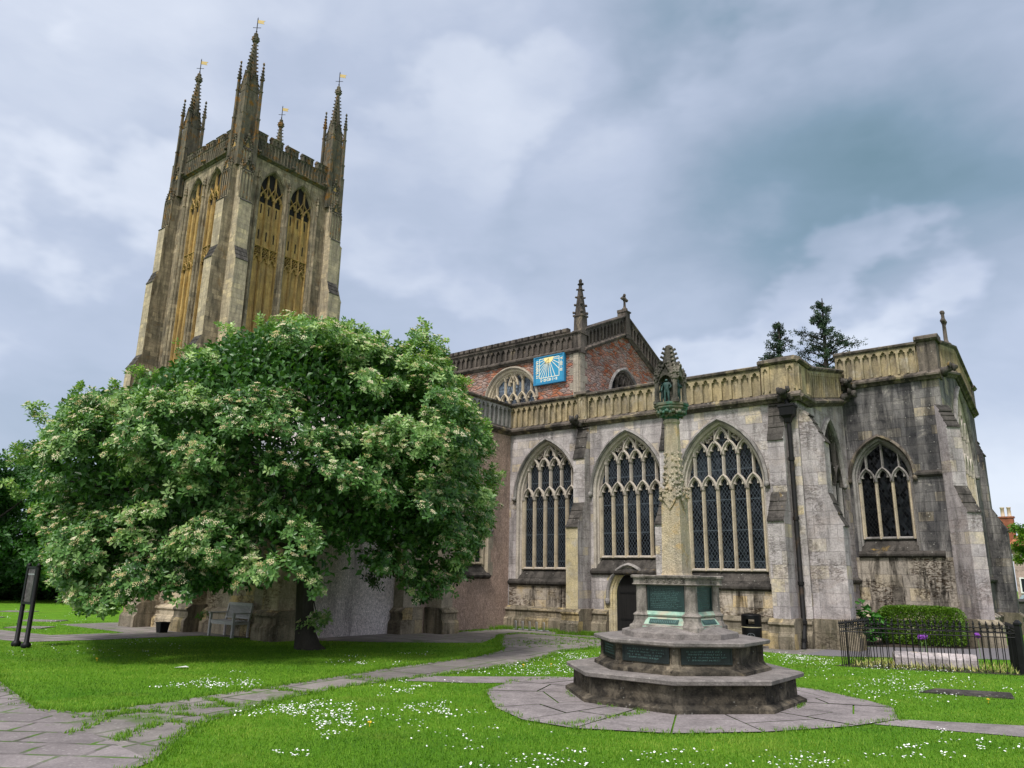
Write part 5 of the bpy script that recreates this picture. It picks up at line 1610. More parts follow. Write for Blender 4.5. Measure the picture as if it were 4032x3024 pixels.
for x in (BX0, BX1 - .06):
    b = MB()
    b.box(Z0, x, x + .06, 0, .60, BY - .01, BY + .055)
    b.build('leg', M['benchwood'], bench)
    b = MB()
    b.tube([(x + .03, BY + .49, 0), (x + .03, BY + .49, .42), (x + .03, BY + .565, .84)], .036, 4, sm=False)
    b.box(Z0, x + .012, x + .048, .33, .39, BY + .05, BY + .46)
    b.build('leg', M['benchwood'], bench)
    b = MB()
    b.box(Z0, x - .01, x + .07, .602, .632, BY - .04, BY + .50)
    b.build('armrest', M['benchwood'], bench)

# ------------------------------------------------------------------ planter
pl = thing('planter_box', 'small dark square planter by the porch buttress', 'planter', (-21.5, 11.6, 0))
b = MB()
b.stack(-21.5, 11.6, [(0, .15), (.25, .19), (.26, .205), (.29, .205), (.29, .17), (.24, .16)], 4, q45)
b.build('tub', M['iron'], pl)
b = MB()
b.stack(-21.5, 11.6, [(.23, .16), (.265, .16)], 4, q45)
b.build('soil', M['soil'], pl)

# ------------------------------------------------------------------ noticeboard
nb = thing('notice_board', 'tall narrow black noticeboard on two posts at the lawn edge', 'noticeboard', (-19.4, 7.25, 0))
b = MB()
NBf = SF(7.25)
for x in (-19.66, -19.12):
    b = MB()
    b.stack(x, 7.25, [(0, .085), (.03, .10), (.07, .10), (.10, .085), (.13, .05), (1.72, .045)], 10, sm=True)
    b.blob((x, 7.25, 1.76), (.05, .05, .06), 0, 0)
    b.build('post', M['iron'], nb)
b = MB()
b.box(NBf, -19.64, -19.14, .92, 1.74, -.03, .02)
for q in ((-19.64, -19.14, 1.70, 1.745), (-19.64, -19.14, .915, .96), (-19.635, -19.59, .96, 1.70), (-19.19, -19.145, .96, 1.70)):
    b.box(NBf, *q, .018, .045)
fr_ = b.build('frame', M['iron'], nb)
b = MB()
b.box(NBf, -19.58, -19.20, .97, 1.69, .02, .026)
b.build('panel', M['panel'], fr_)
b = MB()
b.box(NBf, -19.58, -19.20, 1.56, 1.58, .026, .03)
b.build('heading_bar', M['steel'], fr_)

# ------------------------------------------------------------------ litter bin
bn = thing('litter_bin', 'black round litter bin with an open hatch beside the aisle wall', 'litter bin', (-7.7, 20.2, 0))
bn.scale = (.93, .93, .735)
x, y = -7.7, 20.2
b = MB()
b.stack(x, y, [(0, .235), (.03, .25), (.72, .275), (.74, .27)], 20, sm=True)
bb = b.build('body', M['bin'], bn)
b = MB()
b.stack(x, y, [(.72, .279), (.75, .281)], 20, sm=True, cap=False)
b.build('band', M['binring'], bn)
b = MB()
def hoodpt(a, z, r):
    return (x + r * math.cos(a), y + r * math.sin(a), z)
N_ = 28
for i in range(N_):
    a0, a1 = 2 * math.pi * i / N_, 2 * math.pi * (i + 1) / N_
    op = any(abs(((a0 + a1) / 2 - math.radians(d) + math.pi) % (2 * math.pi) - math.pi) < .52 for d in (-75, 105))
    zs = ((.75, .83), (1.0, 1.13)) if op else ((.75, 1.13),)
    for za, zb in zs:
        for r in (.277, .262):
            b.mesh([hoodpt(a0, za, r), hoodpt(a1, za, r), hoodpt(a1, zb, r - .004), hoodpt(a0, zb, r - .004)], [(0, 1, 2, 3)], 0, True)
        for z_ in (za, zb):
            b.mesh([hoodpt(a0, z_, .262), hoodpt(a1, z_, .262), hoodpt(a1, z_, .277), hoodpt(a0, z_, .277)], [(0, 1, 2, 3)])
b.stack(x, y, [(1.128, .276), (1.15, .27), (1.185, .2), (1.20, .08)], 20, sm=True)
b.build('hood', M['bin'], bn)
b = MB()
LG = AF(x + .266 * math.cos(math.radians(-75)), y + .266 * math.sin(math.radians(-75)), -75)
b.strip(LG, [(.095 * math.cos(c), .44 + .095 * math.sin(c)) for c in [2 * math.pi * k / 20 for k in range(20)]], .022, .006, -.03, closed=True)
b.strip(LG, [(-.02, .38), (-.015, .47)], .022, .006, -.02)
b.strip(LG, [(.03, .37), (-.01, .42), (-.015, .48), (.035, .455)], .016, .006, -.02)
b.blob(LG.P(-.012, .505, .0), (.014, .008, .014), 0, 0)
b.build('emblem', M['binlogo'], bb)

# ------------------------------------------------------------------ bicycle rack
rk = thing('bicycle_rack', 'low steel bicycle rack of five slanted hoops below the leftmost aisle window', 'bicycle rack', (-15.3, 20.7, 0))
b = MB()
b.tube([(-16.05, 20.8, .03), (-14.6, 20.8, .03)], .02, 6)
b.build('rail', M['steel'], rk)
for i in range(5):
    x = -15.95 + i * .285
    b = MB()
    b.tube([(x, 20.78, .03), (x + .10, 20.62, .30), (x + .15, 20.62, .30), (x + .05, 20.78, .03)], .013, 6)
    b.build('hoop', M['steel'], rk)

# ------------------------------------------------------------------ grave plot with railings
c0, c1, c2, c3 = Vector((-4.78, 17.56, 0)), Vector((-1.70, 18.66, 0)), Vector((-2.05, 20.45, 0)), Vector((-4.72, 19.75, 0))
fence = thing('iron_railing', 'low black spiked iron railing round the grave plot', 'railing', c0)
proto = None
nbar = 0
for a_, b_ in ((c0, c1), (c1, c2), (c2, c3), (c3, c0)):
    r = MB()
    for z in (.70, .78):
        r.tube([a_ + Vector((0, 0, z)), b_ + Vector((0, 0, z))], .011, 5, sm=False)
    r.build('rail', M['iron'], fence)
    n = int((b_ - a_).length / .125)
    for i in range(n):
        p = a_.lerp(b_, i / n)
        if nbar >= 92:
            break
        nbar += 1
        if proto is None:
            m = MB()
            m.tube([(c0.x, c0.y, 0), (c0.x, c0.y, .80)], .0095, 5)
            m.stack(c0.x, c0.y, [(.795, .012), (.81, .026), (.825, .012), (.84, .014), (.86, .028), (.885, .018), (.935, .002)], 6)
            proto = m.build('bar', M['iron'], fence)
            o = proto
        else:
            o = proto.copy()
            COL.objects.link(o)
            o.parent = fence
        o.location = p - c0
pst = MB()
pst.stack(c1.x + .03, c1.y, [(0, .075), (.92, .07), (.95, .085), (.98, .085), (1.04, .03)], 4, .5)
pst.build('corner_post', M['iron'], fence)

tomb = MB()
ta, tb = Vector((-4.02, 18.75, 0)), Vector((-2.50, 19.2, 0))
dn = (tb - ta).normalized()
pn = Vector((-dn.y, dn.x, 0))
TFm = Fr(ta, dn, -pn)
L = (tb - ta).length
tomb.mould(TFm, 0, L, [(-.48, 0), (0.0, 0), (0.0, .16), (-.03, .19), (-.24, .27), (-.45, .19), (-.48, .16)])
tag(tomb.build('tomb_slab', M['pale']), 'pale coped grave slab lying inside the iron railing', 'grave slab')
gs = MB()
gs.mesh([(-2.75, 14.35, .0), (-1.48, 14.62, 0), (-1.6, 15.35, 0), (-2.62, 15.0, 0), (-2.75, 14.35, .02), (-1.48, 14.62, .02), (-1.6, 15.35, .02), (-2.62, 15.0, .02)], [(4, 5, 6, 7), (0, 1, 5, 4), (1, 2, 6, 5), (2, 3, 7, 6), (3, 0, 4, 7)])
tag(gs.build('ledger_stone', M['weather']), 'dark mossy ledger stone sunk flat in the lawn before the railing', 'grave slab')
gl = [(-28.5, 11.2, 1.3), (-25.5, 9.7, 1.1), (-31.5, 10.3, 1.4), (-35.0, 12.8, 1.2)]
gl_lab = ['grey grave ledger flat in the far lawn, closest to the tree and path', 'small grey grave ledger in the lawn just behind the noticeboard', 'grey grave ledger in the middle of the far left lawn', 'distant grey grave ledger close to the dark trees']
for (x, y, l), lb in zip(gl, gl_lab):
    m = MB()
    m.box(Fr((x, y, 0), (.8, .6, 0), (-.6, .8, 0)), -l / 2, l / 2, 0, .025, -.35, .35)
    tag(m.build('ledger_stone', M['monslab']), lb, 'grave slab', 'ledgers in the far lawn')
# small paper scrap on the grass
m = MB()
m.mesh([(-13.55, 7.62, .02), (-13.40, 7.68, .035), (-13.36, 7.80, .03), (-13.47, 7.80, .045), (-13.42, 7.72, .03)], [(0, 1, 3), (1, 2, 3), (0, 4, 3)])
tag(m.build('paper_scrap', M['white']), 'crumpled white paper scrap on the lawn left of the tree shade', 'litter')
# ------------------------------------------------------------------ foliage
M['wleaf'] = leaf_mat('whitebeam_leaf', (0.012, 0.052, 0.012), (0.098, 0.22, 0.052), (0.42, 0.56, 0.22), 0.26, 0.36)
M['wflower'] = leaf_mat('whitebeam_blossom', (0.34, 0.25, 0.09), (0.49, 0.43, 0.24), (0.62, 0.60, 0.44), 0.1, 0.8)
M['dleaf'] = leaf_mat('dark_tree_leaf', (0.008, 0.036, 0.008), (0.032, 0.11, 0.016), (0.08, 0.22, 0.035), 0.25)
M['yew'] = leaf_mat('conifer_needles', (0.008, 0.022, 0.012), (0.018, 0.045, 0.02), (0.045, 0.085, 0.03), 0.1)
M['hleaf'] = leaf_mat('hedge_leaf', (0.03, 0.075, 0.006), (0.09, 0.19, 0.012), (0.20, 0.32, 0.03), 0.25)
M['bleaf'] = leaf_mat('broad_plant_leaf', (0.018, 0.08, 0.014), (0.05, 0.17, 0.03), (0.11, 0.28, 0.06), 0.25, 0.35)
M['sleaf'] = leaf_mat('garden_tree_leaf', (0.03, 0.10, 0.008), (0.11, 0.24, 0.015), (0.30, 0.36, 0.04), 0.3)
M['blade'] = leaf_mat('grass_blade', (0.045, 0.125, 0.008), (0.115, 0.25, 0.014), (0.27, 0.37, 0.05), 0.3, 0.6, spec=0.2)
M['bulb'] = leaf_mat('withered_bulb_leaf', (0.10, 0.17, 0.03), (0.33, 0.34, 0.09), (0.52, 0.45, 0.20), 0.2, 0.7)


def in_poly(P, poly):
    x, y = P[:, 0], P[:, 1]
    inside = np.zeros(len(P), bool)
    n = len(poly)
    for i in range(n):
        x0, y0 = poly[i]
        x1, y1 = poly[(i + 1) % n]
        c = ((y0 > y) != (y1 > y)) & (x < (x1 - x0) * (y - y0) / (y1 - y0 + 1e-12) + x0)
        inside ^= c
    return inside


def rnd_dirs(n):
    return unit(RNG.normal(size=(n, 3)))


def sprigs(P, AX, nl, L, cvs, spread=0.9):
    """Rosettes of nl leaves round each shoot tip."""
    n = len(P)
    P = np.repeat(P, nl, 0)
    AX = np.repeat(unit(AX), nl, 0)
    cv = np.repeat(cvs, nl) + RNG.uniform(-.14, .14, n * nl)
    ph = np.tile(np.arange(nl) * 2.4, n) + np.repeat(RNG.uniform(0, 6.28, n), nl)
    h = unit(np.cross(AX, np.array([0.31, 0.52, 0.79])))
    k = np.cross(AX, h)
    rad = h * np.cos(ph)[:, None] + k * np.sin(ph)[:, None]
    tilt = np.tile(np.linspace(-.25, .9, nl), n)[:, None] + RNG.uniform(-.25, .25, (n * nl, 1))
    A = unit(rad * spread + AX * tilt)
    base = P - AX * (np.tile(np.linspace(.12, 0.0, nl), n)[:, None]) + rad * .012
    nrm = unit(AX * 1.0 - rad * tilt * .6 + RNG.normal(size=(n * nl, 3)) * .25)
    ll = L * RNG.uniform(.7, 1.25, n * nl)
    V, F = leaf_mesh(base, A, nrm, ll, ll * RNG.uniform(.5, .66, n * nl), .16)
    return V, F, np.repeat(np.clip(cv, 0, 1), 4)


def merge(parts):
    Vs, Fs, Cs, k = [], [], [], 0
    for V, F, C in parts:
        Vs.append(V)
        Fs.append(F + k)
        Cs.append(C)
        k += len(V)
    return np.concatenate(Vs), np.concatenate(Fs), np.concatenate(Cs)


# --- the flowering tree
TB = np.array([-15.08, 11.59, 0.0])
tF, tR = np.array([-.6166, .7873, 0]), np.array([.7873, .6166, 0])
tD, tS = 18.42, -4.726
OUT = np.array([(-0.27, 8.05), (0.82, 7.79), (1.5, 7.30), (1.9, 7.35), (2.31, 7.85), (2.98, 7.42), (3.06, 6.75), (3.62, 6.03), (4.28, 4.87), (4.36, 3.84), (4.3, 2.95), (3.9, 2.28), (3.54, 1.48), (2.9, 1.2), (2.26, 0.96), (1.74, 1.45), (0.95, 1.95), (0.55, 2.2), (0.45, 1.2), (-.1, 1.15), (-0.5, 1.75), (-1.13, 1.2), (-2.0, 1.12), (-2.81, 0.58), (-3.91, 0.77), (-4.54, 0.61), (-5.54, 0.8), (-6.16, 1.26), (-6.62, 1.99), (-6.87, 2.75), (-7.55, 3.52), (-7.43, 4.66), (-6.72, 5.84), (-5.81, 5.98), (-5.01, 6.1), (-4.38, 6.65), (-3.62, 7.05), (-2.83, 7.44), (-1.81, 7.87), (-1.11, 8.08)])


OUT = np.stack([np.where(OUT[:, 0] < 0, OUT[:, 0] * .945, OUT[:, 0]), np.where((OUT[:, 1] < 2.3), OUT[:, 1] + np.where((OUT[:, 0] > -2.6) & (OUT[:, 0] < 0.3), .22, -.02), OUT[:, 1])], 1)


def width_at(z):
    """left and right reach of the crown outline at height z"""
    xs = []
    n = len(OUT)
    for i in range(n):
        (x0, z0), (x1, z1) = OUT[i], OUT[(i + 1) % n]
        if (z0 > z) != (z1 > z):
            xs.append(x0 + (x1 - x0) * (z - z0) / (z1 - z0))
    return (min(xs), max(xs)) if xs else (0, 0)


def world(s, t, z):
    return TB + np.outer(s, tR) + np.outer(t, tF) + np.outer(z, [0, 0, 1])


def ok_crown(P, tol=0.0):
    q = P - TB
    s, t, z = q @ tR, q @ tF, P[:, 2]
    k = tD / (tD + t)
    q2 = np.stack([(tS + s) * k - tS, 1.7 + (z - 1.7) * k], 1)
    q2 += RNG.normal(size=q2.shape) * .09
    good = in_poly(q2, OUT)
    bld = ((P[:, 0] < -17.0) & (P[:, 1] > 12.2)) | ((P[:, 0] < -16.6) & (P[:, 1] > 16.3))
    return good & ~bld


ztab = np.linspace(.6, 8.0, 75)
wtab = np.array([width_at(z) for z in ztab])
# boughs: big lobes on the crown, each carrying leafy clumps on its outer side
lobes = []
while len(lobes) < 64:
    z = 1.1 + 6.3 * random.random() ** 0.85
    right = len(lobes) < 12
    if right:
        z = 1.9 + 4.6 * (len(lobes) + random.random()) / 12
    skirt = 12 <= len(lobes) < 26
    if skirt:
        z = random.uniform(1.0, 2.1)
    a, b = np.interp(z, ztab, wtab[:, 0]), np.interp(z, ztab, wtab[:, 1])
    m, hw = (a + b) / 2, (b - a) / 2
    dep = min(4.6, hw * .80)
    ph = random.uniform(math.pi * .9, math.pi * 1.45) if skirt else random.uniform(-.9, .5) if right else random.uniform(0, 2 * math.pi)
    if math.sin(ph) > 0 and random.random() < .5 and not right:
        continue
    k = random.uniform(.72, .88) if right or skirt else random.uniform(.62, .84) if z < 5.8 else random.uniform(.15, .8)
    s, t = m + hw * math.cos(ph) * k, dep * math.sin(ph) * k
    c = world(np.array([s]), np.array([t]), np.array([z]))[0]
    if any(np.linalg.norm(c - q[0]) < 1.05 for q in lobes):
        if random.random() < .93:
            continue
    nrm = tR * (math.cos(ph) * k) + tF * (math.sin(ph) * k * hw / max(dep, .5)) + np.array([0, 0, .30 + .9 * max(0, (z - 4.5) / 3.5)])
    lobes.append((c, nrm / np.linalg.norm(nrm), random.uniform(1.0, 1.55), z, random.uniform(-.15, .12)))
clumps = []
for c, nrm, R, z, tone in lobes:
    for i in range(13):
        d = np.array([random.gauss(0, 1), random.gauss(0, 1), random.gauss(0, 1)])
        d = d / np.linalg.norm(d) + nrm * .75 + np.array([0, 0, .30])
        d /= np.linalg.norm(d)
        p_ = c + d * R * random.uniform(.72, 1.0) * np.array([1.0, 1.0, .85])
        clumps.append((p_, unit((d * .7 + nrm * .5)[None])[0], random.uniform(.30, .60), p_[2], tone))
SP, SA, SCV = [], [], []
for p, nrm, r, z, tone in clumps:
    n = int(8 + 34 * (r / .6) ** 2)
    d = rnd_dirs(n)
    d = unit(d + nrm * .9 + np.array([0, 0, .35]))
    q = p + d * r * RNG.uniform(.55, 1.05, (n, 1)) * np.array([1.15, 1.15, .72])
    q[:, 2] -= .25 * (np.linalg.norm(q[:, :2] - p[:2], axis=1) ** 2) / r
    SP.append(q)
    SA.append(d * .8 + nrm * .5 + np.array([0, 0, .35]) + RNG.normal(size=(n, 3)) * .25)
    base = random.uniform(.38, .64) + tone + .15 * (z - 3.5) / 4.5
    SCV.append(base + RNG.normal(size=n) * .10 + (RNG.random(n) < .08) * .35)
SP, SA, SCV = np.concatenate(SP), np.concatenate(SA), np.concatenate(SCV)
g_ = ok_crown(SP) & (SP[:, 2] > .45)
SP, SA, SCV = SP[g_], SA[g_], SCV[g_]
# loose leafy shoots breaking the outline
ex = []
for (s, z, h) in ((2.3, 7.2, .9), (2.75, 7.0, .6), (-.6, 7.7, .5), (.3, 7.6, .45), (-3.4, 6.9, .45), (-6.0, 5.7, .6), (-5.2, 5.9, .45), (-6.9, 5.2, .5), (-7.3, 4.2, .45), (3.9, 5.0, .5), (4.2, 3.9, .4), (1.3, 7.25, .5), (-4.6, 6.3, .5), (-2.4, 7.4, .45), (-7.2, 3.4, .4), (3.3, 6.2, .45), (-1.6, 7.75, .35), (.75, 7.5, .4)):
    for i in range(22):
        f = RNG.random()
        ex.append((world(np.array([s + RNG.normal() * .10 + f * .2 * np.sign(s)]), np.array([RNG.normal() * .15]), np.array([z + f * h]))[0]))
ex = np.array(ex)
SP = np.concatenate([SP, ex])
SA = np.concatenate([SA, np.array([0, 0, 1.0]) + RNG.normal(size=(len(ex), 3)) * .5])
SCV = np.concatenate([SCV, RNG.uniform(.5, .9, len(ex))])
# sprig on the trunk
tr_s = world(RNG.normal(.35, .17, 26), RNG.normal(-.3, .12, 26), RNG.normal(.72, .12, 26))
SP = np.concatenate([SP, tr_s])
SA = np.concatenate([SA, np.array([.2, -.4, .8]) + RNG.normal(size=(26, 3)) * .4])
SCV = np.concatenate([SCV, RNG.uniform(.55, .85, 26)])
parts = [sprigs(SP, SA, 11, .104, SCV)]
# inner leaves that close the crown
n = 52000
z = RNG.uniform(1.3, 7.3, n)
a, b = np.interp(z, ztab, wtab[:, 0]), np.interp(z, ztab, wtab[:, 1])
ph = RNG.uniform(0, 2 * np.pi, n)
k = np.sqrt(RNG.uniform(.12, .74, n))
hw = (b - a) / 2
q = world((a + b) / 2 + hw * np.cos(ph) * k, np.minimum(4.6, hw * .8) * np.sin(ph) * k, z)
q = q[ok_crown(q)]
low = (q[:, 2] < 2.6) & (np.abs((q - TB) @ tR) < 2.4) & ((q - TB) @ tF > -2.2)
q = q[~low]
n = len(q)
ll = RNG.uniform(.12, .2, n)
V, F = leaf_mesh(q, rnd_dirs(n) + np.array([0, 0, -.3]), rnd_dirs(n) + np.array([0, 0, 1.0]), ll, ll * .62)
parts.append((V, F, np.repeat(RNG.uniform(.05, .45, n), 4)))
tree = thing('flowering_tree', 'broad spreading tree with grey green leaves and cream blossom, its skirts almost touching the lawn', 'tree', tuple(TB))
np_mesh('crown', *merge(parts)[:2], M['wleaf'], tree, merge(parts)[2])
# blossom: flat heads of small buds
fl = RNG.random(len(SP)) < .33
FP, FA = SP[fl], unit(SA[fl] + np.array([0, 0, .6]))
nb_ = 14
n = len(FP)
FPr, FAr = np.repeat(FP, nb_, 0), np.repeat(FA, nb_, 0)
h = unit(np.cross(FAr, np.array([.3, .5, .8])))
kk = np.cross(FAr, h)
rr, aa = np.tile(np.sqrt(np.arange(nb_) / nb_) * .074, n), np.tile(np.arange(nb_) * 2.4, n) + np.repeat(RNG.uniform(0, 6, n), nb_)
rr = rr * np.repeat(RNG.uniform(.7, 1.25, n), nb_)
C = FPr + h * (rr * np.cos(aa))[:, None] + kk * (rr * np.sin(aa))[:, None] + FAr * (.035 - rr * .25)[:, None]
sz = RNG.uniform(.011, .018, len(C))[:, None]
V = np.stack([C + h * sz, C + kk * sz, C - h * sz, C - kk * sz, C + FAr * sz * 1.1], 1).reshape(-1, 3)
i = np.arange(len(C))[:, None] * 5
F = np.concatenate([i + np.array([[0, 1, 4]]), i + np.array([[1, 2, 4]]), i + np.array([[2, 3, 4]]), i + np.array([[3, 0, 4]])], 1).reshape(-1, 3)
bc = np.repeat(np.clip(np.repeat(RNG.uniform(.15, .85, n), nb_) + RNG.uniform(-.15, .15, n * nb_), 0, 1), 5)
bl = np_mesh('blossom', V, F, M['wflower'], tree, bc)
b = MB()
def tw(s, t, z):
    return Vector(TB + tR * s + tF * t + np.array([0, 0, z]))
b.tube([tw(.12, 0, -.1), tw(.08, 0, .06), tw(.02, 0, .35), tw(-.05, 0, 1.0), tw(-.10, 0, 1.7), tw(-.12, 0, 2.5)], [.42, .30, .235, .20, .195, .21], 12)
rg = random.Random(4)
limbs = [(-2.6, -1.8, 4.2), (-4.2, .2, 4.4), (-1.2, 1.6, 5.6), (.9, -1.6, 5.2), (2.2, -.6, 4.4), (2.6, 1.6, 4.2), (-.6, -.6, 6.8), (-3.0, 2.0, 4.8), (.8, .8, 6.4), (-5.2, -1.4, 3.6), (-1.4, -2.8, 3.4), (1.9, -2.4, 3.2)]
for (s, t_, z) in limbs:
    p0 = tw(-.12, 0, 2.0 + rg.uniform(-.2, .45))
    p1 = tw(s * .33, t_ * .33, 2.3 + (z - 2.3) * .55)
    p2 = tw(s * .72, t_ * .72, 2.3 + (z - 2.3) * .9)
    p3 = tw(s, t_, z)
    b.tube([p0, p1, p2, p3], [.12, .085, .055, .03], 8)
    for q in range(3):
        e = p2 + Vector((rg.uniform(-1.2, 1.2), rg.uniform(-1.2, 1.2), rg.uniform(-.3, 1.0)))
        b.tube([p1.lerp(p2, .4 + .2 * q), p2.lerp(e, .5), e], [.04, .028, .012], 5)
b.tube([tw(.16, -.1, 1.15), tw(.26, -.25, .95), tw(.36, -.32, .68)], [.02, .014, .008], 5)
b.build('trunk', M['bark'], tree)


def crown_tree(name, label, cat, x, y, zb, zt, r, n, mat, size, group=None, trunk=True, squash=.95, seed=1):
    """A background tree: clumped leafy crown on a tapered trunk with limbs."""
    rg = random.Random(seed)
    root = thing(name, label, cat, (x, y, 0), group)
    zc, rz = (zb + zt) / 2, (zt - zb) / 2
    cl = []
    for i in range(46):
        d = np.array([rg.gauss(0, 1), rg.gauss(0, 1), rg.gauss(0, 1)])
        d /= np.linalg.norm(d)
        k = rg.uniform(.55, .92)
        cl.append((np.array([x, y, zc]) + d * np.array([r, r * squash, rz]) * k, d, rg.uniform(.20, .36) * r))
    pr = []
    per = max(6, n // len(cl))
    for c, d, rr in cl:
        dd = unit(rnd_dirs(per) + d * .7 + np.array([0, 0, .3]))
        P = c + dd * rr * RNG.uniform(.5, 1.05, (per, 1)) * np.array([1.1, 1.1, .8])
        pr.append(sprigs(P, dd + np.array([0, 0, .4]), 6, size, np.full(per, rg.uniform(.3, .7)) + RNG.normal(size=per) * .12))
    V, F, Cc = merge(pr)
    np_mesh('crown', V, F, mat, root, Cc)
    b = MB()
    b.tube([(x, y, -.1), (x, y, .3), (x + .05, y, zc)], [r * .11, r * .08, r * .05], 8)
    for i in range(7):
        c = Vector(cl[i * 5][0])
        p = Vector((x, y, zb + (zc - zb) * rg.uniform(.1, .8)))
        b.tube([p, p.lerp(c, .5) + Vector((0, 0, .1)), c], [r * .035, r * .022, r * .01], 5)
    b.build('trunk', M['bark'], root)
    return root


for i, (x, y, zb, zt, r, lb) in enumerate(((-46, 13.2, .2, 7.6, 3.6, 'dense dark green tree at the left edge behind the noticeboard'), (-50, 18.5, .4, 9.0, 4.0, 'taller dark tree further back behind the blossom tree'), (-52, 9.5, .3, 8.0, 4.0, 'dark bushy tree leftmost in the row beyond the lawn'),
                                              (-44, 18.0, .2, 5.6, 2.9, 'low dark bushy tree half hidden behind the blossom tree skirts'))):
    crown_tree('dark_tree', lb, 'tree', x, y, zb, zt, r, 2600, M['dleaf'], .26, 'dark trees beyond the left lawn', seed=20 + i)
mb_ = []
n = 5200
P = np.stack([-49 + RNG.normal(size=n) * 1.2 + RNG.uniform(-2, 6, n) * 0, RNG.uniform(3, 26, n), RNG.uniform(0, 2.6, n)], 1)
V, F, Cc = sprigs(P, rnd_dirs(n) + np.array([.6, 0, .5]), 6, .28, RNG.uniform(.1, .5, n))
o = np_mesh('shrubbery', V, F, M['dleaf'], None, Cc)
o['kind'] = 'stuff'
tag(o, 'dark mass of undergrowth below the trees at the far edge of the left lawn', 'shrubbery')


def conifer(x, y, zt, zvis, spread, label, seed):
    rg = random.Random(seed)
    root = thing('conifer_tree', label, 'conifer', (x, y, 0), 'conifers behind the church roof')
    b = MB()
    b.tube([(x, y, -.1), (x, y, zvis), (x + .1, y, zt)], [.35, .16, .03], 8)
    PS, AX, CV = [], [], []
    z = zvis - 3.5
    while z < zt - .1:
        f = (zt - z) / (zt - zvis)
        for q in range(4):
            a = rg.uniform(0, 6.28)
            L = spread * min(f, 1.1) ** .8 * rg.uniform(.2, 1.3) + .12
            p0 = Vector((x, y, z))
            p1 = p0 + Vector((math.cos(a) * L * .6, math.sin(a) * L * .6, L * .30))
            p2 = p0 + Vector((math.cos(a) * L, math.sin(a) * L, L * rg.uniform(.05, .45)))
            b.tube([p0, p1, p2], [.05, .03, .012], 5)
            m = int(5 + 12 * L)
            tt = np.sqrt(RNG.random(m))
            pts = np.array([p0 + (p2 - p0) * float(u) + Vector((0, 0, .3 * L * float(u * (1 - u)) * 2)) for u in tt])
            pts += RNG.normal(size=(m, 3)) * np.array([.08, .08, .07]) * (.5 + .5 * L)
            pts[:, 2] -= RNG.random(m) * .18
            PS.append(pts)
            AX.append(np.tile(np.array([math.cos(a), math.sin(a), .1]), (m, 1)) + RNG.normal(size=(m, 3)) * .5)
            CV.append(np.full(m, rg.uniform(.25, .7)))
        z += rg.uniform(.2, .36)
    V, F, Cc = sprigs(np.concatenate(PS), np.concatenate(AX), 6, .13, np.concatenate(CV), .7)
    np_mesh('crown', V, F, M['yew'], root, Cc)
    b.build('trunk', M['bark'], root)


conifer(-15.35, 48, 18.4, 14.9, 1.3, 'shorter narrow dark conifer rising behind the aisle roof', 3)
conifer(-12.5, 48, 19.4, 14.6, 2.1, 'taller wide dark conifer rising behind the aisle roof', 6)

# --- clipped hedge, broad-leaved plant, bulbs and alliums
hedge = thing('clipped_hedge', 'rounded bright green clipped hedge below the chapel window', 'hedge', (-4.55, 25.3, 0))
n = 17000
d = RNG.uniform(-1, 1, (n, 3))
ax_ = RNG.choice(3, n, p=[.14, .5, .36])
d[np.arange(n), ax_] = np.where(RNG.random(n) < .7, -1, 1) * np.where(ax_ == 2, -1, 1)
d[:, 2] = np.where(ax_ == 2, 1.0, d[:, 2])
pw = d / (np.sum(np.abs(d) ** 5, axis=1, keepdims=True) ** .2)
P = np.array([-4.6, 25.3, .52]) + pw * np.array([1.08, .5, .52]) * RNG.uniform(.9, 1.04, (n, 1))
ll = RNG.uniform(.045, .075, n)
V, F = leaf_mesh(P, d + RNG.normal(size=(n, 3)) * .6, d + RNG.normal(size=(n, 3)) * .6, ll, ll * .6)
np_mesh('foliage', V, F, M['hleaf'], hedge, np.repeat(np.clip(RNG.normal(.5, .2, n), 0, 1), 4))
b = MB()
for xx in (-5.3, -4.9, -4.5, -4.1, -3.8):
    b.tube([(xx, 25.3, -.05), (xx, 25.32, .4), (xx + .1, 25.28, .75)], [.04, .03, .01], 6)
b.build('stem', M['bark'], hedge)
plant = thing('leafy_plant', 'dark green plant with big lobed leaves between the buttress and the clipped hedge', 'plant', (-6.0, 24.2, 0))
n = 330
a = RNG.uniform(0, 6.28, n)
r = np.sqrt(RNG.random(n)) * .56
P = np.stack([-6.0 + r * np.cos(a), 24.2 + r * .8 * np.sin(a), .2 + RNG.random(n) * 1.15 * (1 - r)], 1)
A_ = np.stack([np.cos(a), np.sin(a), RNG.uniform(-.4, .3, n)], 1)
ll = RNG.uniform(.16, .30, n)
V, F = leaf_mesh(P, A_, np.array([0, 0, 1.0]) + RNG.normal(size=(n, 3)) * .3, ll, ll * .85, .1)
np_mesh('foliage', V, F, M['bleaf'], plant, np.repeat(RNG.uniform(.2, .9, n), 4))
b = MB()
for i in range(14):
    b.tube([(-6.0 + rg.uniform(-.1, .1), 24.2 + rg.uniform(-.1, .1), 0), (-6.0 + rg.uniform(-.35, .35), 24.2 + rg.uniform(-.3, .3), rg.uniform(.4, .8))], [.012, .006], 5)
b.build('stem', M['stem'], plant)
sheet('soil', [(-4.95, 17.5), (-4.2, 17.62), (-1.7, 18.52), (-1.6, 18.8), (-2.2, 19.2), (-4.5, 19.4)], 0.005, M['soil'])
PATHS.pop()
sheet('soil', [(-6.4, 23.4), (-5.2, 23.6), (-3.3, 25.0), (-3.2, 26.4), (-6.4, 26.4)], 0.012, M['soil'])


